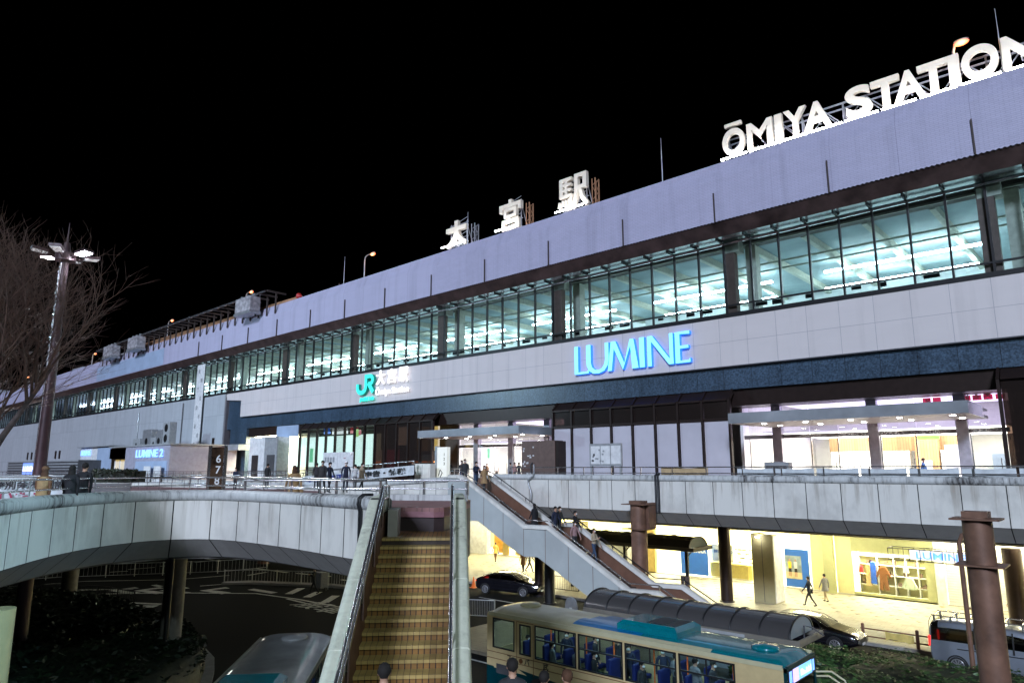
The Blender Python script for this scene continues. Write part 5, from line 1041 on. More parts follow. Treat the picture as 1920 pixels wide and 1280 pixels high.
def make_bus(L, loc, rz, scheme):
    t = thing('bus', L, 'bus', loc, rz, 'city buses'); LN, WD, H1, ZF_ = 11.55, 2.3, 2.92, .95
    roofm = {'tri': ['bus_cream', 'bus_blue', 'bus_teal', 'bus_cream'], 'grey': ['bus_grey'] * 3 + ['bus_green_grey']}[scheme]
    bodym, lowm = 'bus_beige', 'bus_dark_teal'
    # roof shell, one grid, colour by region
    nx, ny = 46, 12; b = MB(); b.smooth = True; vs = []; fs = []
    def rz_(x, y):
        e = min(x, LN - x); w = abs(y - WD / 2) / (WD / 2); z = H1 + .17 * (1 - w ** 4); return z - (.22 * max(0, 1 - e / .35) ** 2) * 1
    for i in range(nx + 1):
        for j in range(ny + 1):
            x = LN * i / nx; y = WD / 2 - WD / 2 * cos(pi * j / ny) * 1.0; vs.append((x, y, rz_(x, y)))
    for i in range(nx):
        for j in range(ny):
            x = LN * (i + .5) / nx; y = WD / 2 - WD / 2 * cos(pi * (j + .5) / ny); xb = 3.9 + .25 * y + .25 * y * y * .3; a_ = i * (ny + 1) + j
            m_ = 0 if x < xb else 1 if x < 6.6 + .5 * y else 2
            if y < .16 and x < 9.2: m_ = 3
            fs.append((a_, a_ + ny + 1, a_ + ny + 2, a_ + 1)); b.mi.append(m_)
    b.v = vs; b.f = [list(f) for f in fs]; b.sm = [True] * len(fs); b.build('roof', roofm, t)
    # gutter edge
    b = MB()
    for y in (-.02, WD - .03): b.box((.1, y, H1 - .12), (LN - .1, y + .05, H1 + .01))
    b.build('gutter', roofm[3], t)
    # near side wall with openings: strips between windows
    wins = [(.30, 1.42, 1.66, 2.74, 0), (1.66, 2.22, 1.62, 2.68, 0), (2.40, 4.28, 1.58, 2.74, 1), (4.36, 6.18, 1.58, 2.74, 1), (6.26, 8.14, 1.58, 2.74, 1), (8.22, 10.05, 1.58, 2.74, 1)]
    for side, y0, y1 in ((0, 0, .06), (1, WD - .06, WD)):
        b = MB(); x = .0; b.box((0, y0, .95), (LN, y1, 1.57)); b.box((0, y0, 2.75), (LN, y1, 2.86))
        for (a, c, z0, z1, k) in wins:
            if a > x: b.box((x, y0, 1.57), (a, y1, 2.75))
            if z0 > 1.57: b.box((a, y0, 1.57), (c, y1, z0))
            if z1 < 2.75: b.box((a, y0, z1), (c, y1, 2.75))
            x = c
        b.box((x, y0, 1.57), (LN - .08, y1, 2.75)); b.build('side_panel', bodym, t)
        b = MB(); b.box((0, y0 + .001, .3), (LN, y1 - .001, .95)); b.build('side_skirt', lowm, t)
        for (a, c, z0, z1, k) in wins:
            yf = y0 - .012 if side == 0 else y1 + .012; d = .04 if side == 0 else -.04
            fr = MB(); fr.box((a, yf, z0), (a + .05, yf + d, z1)); fr.box((c - .05, yf, z0), (c, yf + d, z1)); fr.box((a, yf, z0), (c, yf + d, z0 + .05)); fr.box((a, yf, z1 - .05), (c, yf + d, z1))
            if k: zm = z0 + (z1 - z0) * .56; fr.box((a + .05, yf, zm), (c - .05, yf + d, zm + .05)); fr.box(((a + c) / 2 - .02, yf, zm + .05), ((a + c) / 2 + .02, yf + d, z1 - .05))
            w = fr.build('window', 'steel_dark', t); g_ = MB(); ym = (y0 + y1) / 2; g_.quad((a + .04, ym, z0 + .04), (c - .04, ym, z0 + .04), (c - .04, ym, z1 - .04), (a + .04, ym, z1 - .04)); g_.build('pane', 'bus_glass', w, fixn=False)
    # emergency door outline, brown lines, letters, wedge, vent
    b = MB()
    for z in (1.50, 1.27): b.box((0, -.008, z), (LN - .2, .0, z + .022))
    for x in (1.52, 2.33): b.box((x, -.008, .95), (x + .018, 0, 2.76))
    b.box((1.52, -.008, 2.74), (2.34, 0, 2.76)); b.build('brown_line', 'line_brown', t)
    for c, x in zip('スバ武西', (1.02, 1.9, 2.78, 3.66)): text('letter', c, .26, 'ink_black', (x, -.006, 1.31), X1, Z1, t, .003, .004)
    b = MB(); b.tube([(1.74, -.03, 1.4), (1.74, 0.02, 1.4)], .085, 14); b.build('door_handle', 'line_brown', t)
    b = MB(); b.prism([(0, .95), (0, 1.0), (.35, 1.0), (.5, .75), (.5, .5), (0, .5)], (0, -.006, 0), X1, Z1, (0, .005, 0)); b.prism([(1.6, 1.1), (6.4, .75), (2.6, .75)], (0, -.006, 0), X1, Z1, (0, .005, 0)); b.build('wedge', lowm, t)
    b = MB(); b.box((.5, -.006, .78), (1.35, 0, 1.12)); b.build('vent_grille', 'dark_grey', t)
    # ends
    b = MB(); b.box((-.0, .06, .35), (.06, WD - .06, 1.5)); b.box((0, .06, 2.6), (.06, WD - .06, 2.9)); b.box((0, .06, 1.5), (.06, .3, 2.6)); b.box((0, WD - .3, 1.5), (.06, WD - .06, 2.6)); b.build('rear_panel', bodym, t)
    pane_ = MB(); pane_.quad((.03, .3, 1.5), (.03, WD - .3, 1.5), (.03, WD - .3, 2.6), (.03, .3, 2.6)); pane_.build('rear_window', 'bus_glass', t, fixn=False)
    b = MB(); b.box((LN - .06, .06, .35), (LN, WD - .06, 1.15)); b.box((LN - .08, 0, .35), (LN, .1, 2.88)); b.box((LN - .08, WD - .1, .35), (LN, WD, 2.88)); b.box((LN - .06, .1, 2.80), (LN, WD - .1, 2.9)); b.build('front_panel', lowm, t)
    g_ = MB(); g_.quad((LN - .03, .1, 1.15), (LN - .03, WD - .1, 1.15), (LN - .03, WD - .1, 2.38), (LN - .03, .1, 2.38)); g_.build('windscreen', 'car_glass', t, fixn=False)
    ds = boxo('destination_sign', (LN - .05, .12, 2.38), (LN + .012, WD - .12, 2.80), 'black', t); boxo('display', (LN + .012, .5, 2.42), (LN + .02, 1.9, 2.77), 'display', ds); boxo('display', (LN + .021, .42, 2.42), (LN + .026, .85, 2.77), 'display_purple', ds); boxo('display', (LN + .012, .18, 2.45), (LN + .02, .36, 2.75), 'sign_blue', ds); boxo('display', (LN + .012, 1.97, 2.45), (LN + .02, 2.1, 2.75), 'sign_blue', ds)
    random.seed(6); b = MB()
    for k in range(10): y = 1.0 + k * .085; b.box((LN + .027, y, 2.50), (LN + .031, y + .05, 2.50 + random.uniform(.06, .2)))
    b.build('display_marks', 'white_lit', ds)
    for y in (.25, WD - .55): b = MB(); b.box((LN - .02, y, .7), (LN + .02, y + .3, .9)); b.build('headlight', 'head_lamp', t)
    # roof gear
    b = MB(); x0, x1, y0, y1 = 5.75, 8.0, .35, 1.95; b.loft([[(x0 + k, y0 + k, z), (x1 - k, y0 + k, z), (x1 - k, y1 - k, z), (x0 + k, y1 - k, z)] for k, z in ((0, 3.0), (.0, 3.22), (.16, 3.34))]); ac = b.build('roof_unit', 'bus_teal', t)
    b = MB(); b.box((6.75, .62, 3.335), (7.35, 1.68, 3.355)); b.box((7.42, .62, 3.335), (7.8, 1.68, 3.355)); b.build('grille', 'black', ac)
    for x, y, m_ in ((1.15, 1.25, roofm[0]), (10.6, .95, roofm[2])): b = MB(); b.lathe((x, y, 3.06), [(.0, .0), (.36, 0.0), (.42, .05), (.36, .12), (.0, .16)], 20); b.build('roof_vent', m_, t)
    # cabin
    boxo('floor', (.1, .08, .8), (LN - .1, WD - .08, .86), 'bus_inner', t); boxo('headliner', (.1, .08, 2.80), (LN - .1, WD - .08, 2.83), 'bus_inner', t)
    for y in (.5, 1.65): boxo('cabin_light', (1.0, y, 2.765), (LN - 2, y + .12, 2.79), 'bus_tube', t)
    for k in range(9):
        for y in (.2, 1.45):
            if k in (5,) and y > 1: continue
            x = 1.7 + k * .95; b = MB(); b.box((x, y, 1.2), (x + .5, y + .62, 1.35)); b.box((x - .08, y, 1.25), (x + .05, y + .62, 2.05)); o = b.build('seat', 'seat_blue', t); bevel(o, .05)
    for k in range(6): x = 2.4 + k * 1.4; b = MB(); b.tube([(x, .95 + .3 * (k % 2), .86), (x, .95 + .3 * (k % 2), 2.8)], .025, 6); b.build('grab_pole', 'pole_orange', t)
    for x in (2.6, 8.6):
        for y in (.12, WD - .12):
            w = MB(); w.tube([(x, y - .14, .48), (x, y + .14, .48)], .48, 24); wh = w.build('wheel', 'rubber', t); r_ = MB(); r_.tube([(x, y - .15, .48), (x, y + .15, .48)], .27, 16); r_.build('rim', 'rim', wh)
    for y, s in ((-.05, -1), (WD + .05, 1)):
        m_ = MB(); pts = [(LN - .05, y - s * .1, 2.35), (LN + .4, y + s * .05, 2.4), (LN + .75, y + s * .1, 2.2), (LN + .85, y + s * .1, 1.9)]; m_.tube(pts, .03, 6); m_.tube([(p[0] - .08, p[1], p[2] - .14) for p in pts], .03, 6); mr_ = m_.build('mirror_arm', 'bus_cream', t); m_ = MB(); m_.ell((LN + .62, y + s * .08, 1.78), (.06, .14, .22)); m_.build('mirror', 'stainless', mr_)
    return t
bus1 = make_bus('cream and teal city bus full of passengers beside the long bus shelter', (-19.72, 20.35, 0), 0, 'tri')
bus2 = make_bus('grey roofed bus half hidden below the left side of the near stairs', (-22.25, 12.35, 0), math.atan2(-.66, .75), 'grey')
# ---------------------------------------------------------------- cars
mat('paint_black', (.006, .006, .009), .22, coat=1., var=.02); mat('paint_silver', (.25, .275, .32), .3, .4, coat=.6, var=.04); mat('chrome', (.7, .7, .72), .12, 1., var=.03)
def car(name, L, loc, rz, paint, secs, cab, wheels, wr, cat='car', glassm='car_glass', win_split=(), lights=True, grp=None):
    "secs: (x, zlow, zbelt, ztop, wbelt, wtop) from tail to nose; cab=(first,last) sections with side windows"
    t = thing(name, L, cat, loc, rz, grp); b = MB(); b.smooth = True; rings = []
    for x, zl, zb_, zt_, wb, wt in secs:
        zm = zl + (zb_ - zl) * .55
        h = [(wb * .93, zl), (wb, zl + .12), (wb * 1.01, zm), (wb * .97, zb_), (wb * .97 + (wt - wb * .97) * .12, zb_ + (zt_ - zb_) * .1), (wt + (wb * .97 - wt) * .12, zb_ + (zt_ - zb_) * .86), (wt * .9, zb_ + (zt_ - zb_) * .97), (wt * .45, zt_)]
        rings.append([(x, -w, z) for w, z in h] + [(x, w, z) for w, z in reversed(h)])
    n = 16; b.loft(rings)
    for i in range(len(secs) - 1):
        for k in range(n):
            f = i * n + k
            if cab[0] <= i < cab[1] and k in (4, 10): b.mi[f] = 1
            s0, s1 = secs[i], secs[i + 1]
            if k in (5, 6, 7, 8, 9, 4, 10) and (i == cab[1] or i == cab[0] - 1) : b.mi[f] = 1
    o = b.build('body', [paint, glassm], t)
    sb = o.modifiers.new('s', 'SUBSURF'); sb.levels = 1; sb.render_levels = 2
    for x in wheels:
        for s in (-1, 1):
            y = s * (max(q[4] for q in secs) - .11)
            w = MB(); w.tube([(x, y - .12, wr), (x, y - .1, wr), (x, y + .1, wr), (x, y + .12, wr)], [wr * .9, wr, wr, wr * .9], 24); wh = w.build('wheel', 'rubber', t)
            r_ = MB(); yo = y + s * .125; r_.tube([(x, yo - s * .03, wr), (x, yo, wr)], wr * .68, 20); r_.build('rim_dish', 'dark_grey', wh); r_ = MB()
            for k in range(10): a_ = k * pi / 5; r_.bar((x, yo + s * .008, wr), (x + cos(a_) * wr * .66, yo + s * .008, wr + sin(a_) * wr * .66), .045, .02)
            r_.tube([(x + cos(k * pi / 12) * wr * .68, yo, wr + sin(k * pi / 12) * wr * .68) for k in range(25)], .02, 5); r_.build('rim', 'rim', wh)
            a_ = MB(); a_.loft([[(x + cos(q) * (wr + g_), y + s * .135, wr + sin(q) * (wr + g_)) for g_ in (.0, .055)] + [(x + cos(q) * (wr + g_), y + s * .09, wr + sin(q) * (wr + g_)) for g_ in (.055, .0)] for q in [k * pi / 12 for k in range(13)]]); a_.build('wheel_arch', 'rubber', t)
    return t
sed = [(-2.38, .42, .80, .86, .70, .55), (-2.3, .28, .92, 1.0, .84, .62), (-1.95, .22, .96, 1.08, .89, .66), (-1.2, .2, .95, 1.40, .91, .60), (-.3, .2, .93, 1.46, .91, .60), (.45, .2, .92, 1.40, .91, .60), (1.15, .2, .93, 1.02, .91, .70), (1.75, .22, .86, .93, .89, .66), (2.2, .28, .76, .82, .82, .56), (2.4, .38, .62, .66, .70, .48)]
def sedan(L, loc, rz, lit):
    t = car('sedan', L, loc, rz, 'paint_black', sed, (2, 6), (-1.5, 1.42), .33, 'car', grp='black cars')
    for s in (-1, 1):
        for x in (-.35,): b = MB(); b.bar((x, s * .885, .95), (x, s * .63, 1.40), .05, .07); b.build('door_pillar', 'paint_black', t)
        b = MB(); b.tube([(-1.9, s * .90, 1.01), (-.3, s * .905, .97), (1.1, s * .90, .955)], .014, 6); b.tube([(-1.75, s * .78, 1.17), (-1.2, s * .64, 1.38), (-.3, s * .64, 1.44), (.45, s * .65, 1.38), (1.1, s * .78, 1.05)], .014, 6); b.build('window_trim', 'chrome', t)
        b = MB(); b.ell((2.18, s * .62, .68), (.2, .17, .07), 10, 6); b.build('headlight', 'head_lamp' if lit else 'chrome', t)
        b = MB(); b.ell((-2.28, s * .62, .82), (.12, .2, .07), 10, 6); b.build('tail_light', 'tail_lamp', t)
        b = MB(); b.ell((.85, s * 1.0, 1.0), (.09, .1, .07), 8, 6); b.build('mirror', 'paint_black', t)
        for x in (-.75, .25): b = MB(); b.box((x, s * .915 - .012, .80), (x + .18, s * .915 + .012, .83)); b.build('door_handle', 'chrome', t)
    b = MB(); b.box((2.34, -.45, .42), (2.40, .45, .64)); b.build('grille', 'dark_grey', t); b = MB(); b.box((2.40, -.17, .36), (2.425, .17, .46)); b.build('number_plate', 'white_paint', t)
    b = MB(); b.box((-2.42, -.17, .6), (-2.39, .17, .7)); b.build('number_plate', 'white_paint', t)
    return t
sedan('black hatchback car with lit lamps behind the slim columns under the far stairs', (-33.3, 36.65, 0), math.atan2(.74, 3.2), True)
sedan('black sedan parked by the hedge with its roof behind the long bus shelter', (-13.2, 36.2, 0), -.02, False)
vs_ = [(-2.40, .55, 1.0, 1.70, .80, .72), (-2.36, .32, 1.02, 1.92, .84, .74), (-2.2, .26, 1.03, 1.98, .86, .75), (-1.2, .24, 1.03, 2.0, .86, .75), (.2, .24, 1.03, 2.0, .86, .75), (1.15, .24, 1.03, 1.97, .86, .74), (1.95, .26, 1.03, 1.22, .85, .72), (2.3, .32, .86, .95, .80, .62), (2.4, .42, .62, .68, .74, .55)]
van = car('van', 'silver grey van with a roof rack parked behind the big column', (-5.45, 36.0, 0), 0, 'paint_silver', vs_, (2, 5), (-1.45, 1.5), .34, 'van')
for s in (-1, 1):
    b = MB(); b.box((-2.46, s * .72 - .06, .95), (-2.36, s * .72 + .06, 1.35)); b.build('tail_light', 'tail_lamp', van)
    for x in (-.75, .55): b = MB(); b.bar((x, s * .868, 1.05), (x, s * .775, 1.86), .05, .05); b.build('door_pillar', 'black', van)
    b = MB(); b.box((-1.4, s * .885, .98), (1.1, s * .9, 1.0)); b.build('side_trim', 'chrome', van)
b = MB()
for s in (-1, 1): b.tube([(-2.3, s * .62, 2.18), (1.0, s * .62, 2.18)], .025, 6)
for k in range(6): x = -2.2 + k * .62; b.tube([(x, -.62, 2.18), (x, .62, 2.18)], .02, 6); b.box((x - .04, -.64, 1.9), (x + .04, -.58, 2.17)); b.box((x - .04, .58, 1.9), (x + .04, .64, 2.17))
b.tube([(-2.45, -.62, .9), (-2.42, -.62, 1.9), (-2.3, -.62, 2.18)], .015, 6); b.build('roof_rack', 'rail_bright', van)
b = MB(); b.box((-2.43, -.17, .72), (-2.405, .17, .82)); b.build('number_plate', 'white_paint', van)
# ---------------------------------------------------------------- bus shelters
glass('shelter_roof', (.16, .14, .13), .12, .10, .75, (.085, .08, .08)); mat('shelter_beam', (.17, .155, .13), .5); glass('shelter_end', (.5, .58, .6), .08, .1, .75, (.42, .48, .5))
def shelter(L, x0, x1, y0, y1, ze, rise, ribs, posts, grp):
    t = thing('bus_shelter', L, 'shelter', group=grp); yc = (y0 + y1) / 2; hw = (y1 - y0) / 2; arc_ = [(yc - hw * cos(a), ze + rise * sin(a)) for a in [pi * k / 14 for k in range(15)]]
    b = MB(); b.smooth = True; b.loft([[(x, y, z) for y, z in arc_] + [(x, y, z - .02) for y, z in reversed(arc_)] for x in (x0, x1)]); b.build('roof', 'shelter_roof', t)
    for k in range(ribs + 1): b = MB(); x = x0 + (x1 - x0) * k / ribs; b.tube([(x, y, z + .015) for y, z in arc_], .035, 6); b.build('rib', 'steel_dark', t)
    b = MB()
    for y in (y0 - .08, y1 - .02): b.box((x0 - .05, y, ze - .2), (x1 + .35, y + .1, ze + .03))
    b.box((x1 + .25, y0 + .02, ze - .2), (x1 + .35, y1 - .02, ze + .03)); b.box((x0 - .05, y0 + .02, ze - .2), (x0 + .05, y1 - .02, ze + .03)); bevel(b.build('edge_beam', 'shelter_beam', t), .03)
    b = MB(); b.prism([(y, z) for y, z in arc_], (x1 - .03, 0, 0), Y1, Z1, (.02, 0, 0)); b.build('end_pane', 'shelter_end', t)
    for x, y in posts: b = MB(); b.box((x - .09, y - .09, .15), (x + .09, y + .09, ze - .2)); b.bar((x, y, ze - .7), (x + .5, y, ze - .18), .06); b.build('post', 'black', t)
    return t
s1 = shelter('long bus shelter with a dark barrel vault roof between the bus and the hedge', -18.3, -9.75, 24.75, 26.95, 2.62, .62, 8, ((-17.6, 25.9), (-14.7, 25.9), (-12, 25.9), (-10.2, 25.9)), 'bus shelters')
boxo('stop_name_plate', (-14.4, 24.655, 2.45), (-11.3, 24.668, 2.60), 'grey_paint', s1); b = MB(); b.tube([(-9.6, 25.6, .15), (-9.55, 25.6, 3.0), (-9.3, 25.7, 2.95), (-9.0, 25.9, 2.7)], .025, 6); b.build('cable_pipe', 'dark_grey', s1)
shelter('small covered walkway roof with a curved brown top beyond the far stairs', -32, -21.6, 40.0, 42.4, 3.55, .6, 6, ((-22.4, 41.2), (-27, 41.2), (-31.5, 41.2)), 'bus shelters')
t = thing('ticket_sign', 'small amber lit sign under the right end of the long bus shelter', 'sign', (-10.0, 24.9, .15)); boxo('cabinet', (-.2, 0, 0), (.55, .25, 2.2), 'black', t); boxo('lit_panel', (.25, -.02, 1.25), (.5, 0, 2.05), 'amber_panel', t); boxo('lit_panel', (-.03, -.02, 1.3), (.08, 0, 2.0), 'amber_panel', t)
t = thing('bus_stop_sign', 'round topped grey bus stop sign behind the bus roof', 'sign', (-18.65, 24.3, .15)); b = MB(); b.tube([(0, 0, 0), (0, 0, 2.2)], .035, 8); b.build('post', 'grey_paint', t); b = MB(); b.prism([(-.3, 1.9), (.3, 1.9), (.3, 2.5)] + [(.3 * cos(a), 2.55 + .36 * sin(a)) for a in [pi * k / 10 for k in range(11)]] + [(-.3, 2.5)], (0, -.05, 0), X1, Z1, (0, .08, 0)); b.build('plate', 'galv', t); boxo('slot', (-.07, -.06, 2.0), (.07, -.052, 2.5), 'white_paint', t)
t = thing('access_sign', 'square grey wheelchair sign on a post beside the foot of the far stairs', 'sign', (-18.3, 33.4, 0)); b = MB(); b.tube([(0, 0.03, 0), (0, .03, 2.9)], .03, 6); b.build('post', 'grey_paint', t); boxo('plate', (-.24, -.02, 2.45), (.24, .0, 2.95), 'stainless', t); b = MB(); b.tube([(.12 * cos(a) + .0, -.03, 2.62 + .1 * sin(a)) for a in [pi * .7 + 1.6 * pi * k / 10 for k in range(9)]], .02, 5); b.tube([(-.03, -.03, 2.84), (-.03, -.03, 2.68), (.09, -.03, 2.67), (.14, -.03, 2.56)], .022, 5); b.ell((-.03, -.03, 2.88), (.03, .02, .03)); b.build('symbol', 'ink_black', t)
# ---------------------------------------------------------------- hedges and planting
hedge('hedge', 'clipped green hedge on the bus island in front of the black sedan and van', -9.3, 16, 25.6, 32.7, .15, .95, 'hedge_dark', 'leaf', 24000, .10, seed=21, bump=.16)
hedge('hedge', 'smaller piece of green hedge behind the end of the long bus shelter', -13.4, -9.5, 27.8, 32.5, .15, .85, 'hedge_dark', 'leaf', 5500, .10, seed=22, bump=.12)
isl = [W(x, y, z=.15) for x, y in ((395, 1283), (402, 1255), (402, 1232), (385, 1214), (366, 1206), (340, 1196), (300, 1180), (230, 1150), (120, 1133), (-40, 1128))]
outer = [(p.x, p.y) for p in isl] + [(-62, 0), (-45, -20), (-24, -6), (-22, 6)]
slab('island_kerb', outer, 0, .16, 'kerb_stone'); cxi = sum(p[0] for p in outer) / len(outer); cyi = sum(p[1] for p in outer) / len(outer)
sc_ = lambda k: [(cxi + (p[0] - cxi) * k, cyi + (p[1] - cyi) * k) for p in outer]
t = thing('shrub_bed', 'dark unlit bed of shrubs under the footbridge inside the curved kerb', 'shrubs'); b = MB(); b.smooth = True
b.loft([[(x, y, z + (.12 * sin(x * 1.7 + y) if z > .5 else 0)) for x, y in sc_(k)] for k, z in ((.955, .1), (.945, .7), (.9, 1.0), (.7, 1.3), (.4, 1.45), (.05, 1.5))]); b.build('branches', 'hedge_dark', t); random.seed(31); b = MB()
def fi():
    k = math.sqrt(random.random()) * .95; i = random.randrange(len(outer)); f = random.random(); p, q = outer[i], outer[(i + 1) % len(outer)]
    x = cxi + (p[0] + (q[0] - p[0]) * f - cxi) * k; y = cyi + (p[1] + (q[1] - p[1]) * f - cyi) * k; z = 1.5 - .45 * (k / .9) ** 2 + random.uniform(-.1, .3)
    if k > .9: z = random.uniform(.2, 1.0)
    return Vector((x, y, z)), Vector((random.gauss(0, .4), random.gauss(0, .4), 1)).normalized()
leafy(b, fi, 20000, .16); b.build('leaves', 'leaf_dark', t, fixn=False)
rail('island_rail', [W(x, y, z=.9) - zv * .9 for x, y in ((230, 1292), (300, 1243), (362, 1198), (356, 1190), (330, 1180), (262, 1150), (205, 1140))], .9, .45, 'thin white rail round the edge of the dark shrub bed', 'railing', 2.2, r=.03, mt='galv', thick=.04)
# ---------------------------------------------------------------- fences, cone, gooseneck
def bar_fence(L, pts, h, step, mt, grp=None):
    t = thing('bar_fence', L, 'fence', group=grp); P = [Vector((p[0], p[1], p[2] if len(p) > 2 else 0)) for p in pts]
    b = MB(); b.tube([p + zv * h for p in P], .03, 6); b.tube([p + zv * .15 for p in P], .025, 6); b.build('rails', mt, t); b = MB()
    for p in resample(P, step): b.tube([p + zv * .15, p + zv * h], .012, 4)
    b.build('bars', mt, t)
    for p in resample(P, 2.0): b = MB(); b.bar(p, p + zv * (h + .05), .06, .06); b.build('post', mt, t)
    return t
bar_fence('grey bar fence end beside the right wall of the near stairs', [(-31.5, 28.4), (-28.5, 30.0)], 1.0, .1, 'galv', 'bar fences'); bar_fence('dark bar fence on the pavement behind the far stairs', [(-31.9, 39.6), (-29.9, 39.8)], 1.0, .14, 'steel_dark', 'bar fences')
bar_fence('long white railed bar fence along the far road under the footbridge', [tuple(W(x, y, z=0))[:2] for x, y in ((-40, 1096), (110, 1085), (250, 1080), (365, 1076), (432, 1073), (500, 1066))], 1.0, .3, 'galv', 'bar fences')
bar_fence('bar fence beside the walker with a trolley on the dark road', [tuple(W(x, y, z=0))[:2] for x, y in ((420, 1095), (480, 1094), (550, 1097), (612, 1099), (690, 1108))], 1.0, .25, 'galv', 'bar fences')
bar_fence('low bar fence on the far side of the shrub bed', [tuple(W(x, y, z=0))[:2] for x, y in ((-60, 1128), (60, 1122), (130, 1123), (200, 1127), (250, 1138))], .9, .3, 'steel_dark', 'bar fences')
slab('median_kerb', [tuple(W(x, y, z=0))[:2] for x, y in ((415, 1096), (470, 1095), (620, 1101), (690, 1109), (690, 1104), (620, 1097), (470, 1091), (420, 1093))], 0, .15, 'kerb_stone')
t = thing('barrier', 'brown post and rail barrier with a yellowish sheet along the lit pavement', 'barrier'); b = MB()
for z in (.75, .4): b.tube([(-11.4, 37.88, z), (-8.9, 37.88, z), (-3, 37.88, z), (9, 37.88, z)], .035, 6)
b.build('rails', 'rust_steel', t)
for x in (-11.3, -8.95, -6.6, -4.2): b = MB(); b.cyl((x, 37.88, .15), .075, .78, 10); b.ell((x, 37.88, .94), (.075, .075, .05)); b.build('post', 'rust_steel', t)
b = MB(); b.loft([[(-10.3 + i * .2, 37.84 + .02 * sin(i), .36 + .03 * sin(i * 2.1)), (-10.3 + i * .2, 37.83, .74 - .05 * abs(sin(i * .8)))] for i in range(7)], caps=False, closed=False); b.build('sheet', 'shop_yellow', t)
t = thing('traffic_cone', 'orange traffic cone behind the tail of the black hatchback', 'cone', (-36.95, 36.72, 0)); b = MB(); b.lathe((0, 0, 0), [(.2, .03), (.17, .05), (.03, .75), (.0, .76)], 12); b.build('cone', 'pole_orange', t); b = MB(); b.box((-.22, -.22, 0), (.22, .22, .035)); b.build('base', 'pole_orange', t)
q = W(1826, 1262, z=.9); t = thing('gooseneck_pipe', 'thin brown pipe with a bent top standing left of the big column', 'pipe', (q.x, q.y, 0)); b = MB(); b.tube([(0, 0, .15), (0, 0, 5.55), (.12, 0, 5.85), (.45, 0, 5.95)], .085, 10); b.build('pipe', 'rust_steel', t); b = MB(); b.cyl((0, 0, .15), .15, .08, 10); b.build('base', 'rust_steel', t); b = MB(); b.tube([(0, 0, 3.2), (.5, 0, 3.2)], .04, 6); b.build('clamp', 'rust_steel', t)
# lamps below the footbridge and the station deck
for k, (x, y) in enumerate(((-50, 22), (-54, 27), (-60, 17), (-44, 29), (-62, 34))):
    t = thing('deck_lamp', 'lamp fixed under the footbridge deck', 'lamp', (x, y, 5.38), 0, 'lamps below the deck'); b = MB(); b.cyl((0, 0, -.1), .25, .1, 12); b.build('housing', 'grey_paint', t); b = MB(); b.cyl((0, 0, -.13), .2, .025, 12); b.build('lamp_glass', 'downlight', t)
    l = bpy.data.lights.new('deck_lamp_light', 'POINT'); l.energy = 45; l.color = (1, .93, .78) if k % 2 else (.9, 1, .92); l.shadow_soft_size = .2; lo = bpy.data.objects.new('deck_lamp_light', l); COL.objects.link(lo); lo.parent = t; lo.location = (0, 0, -.3)
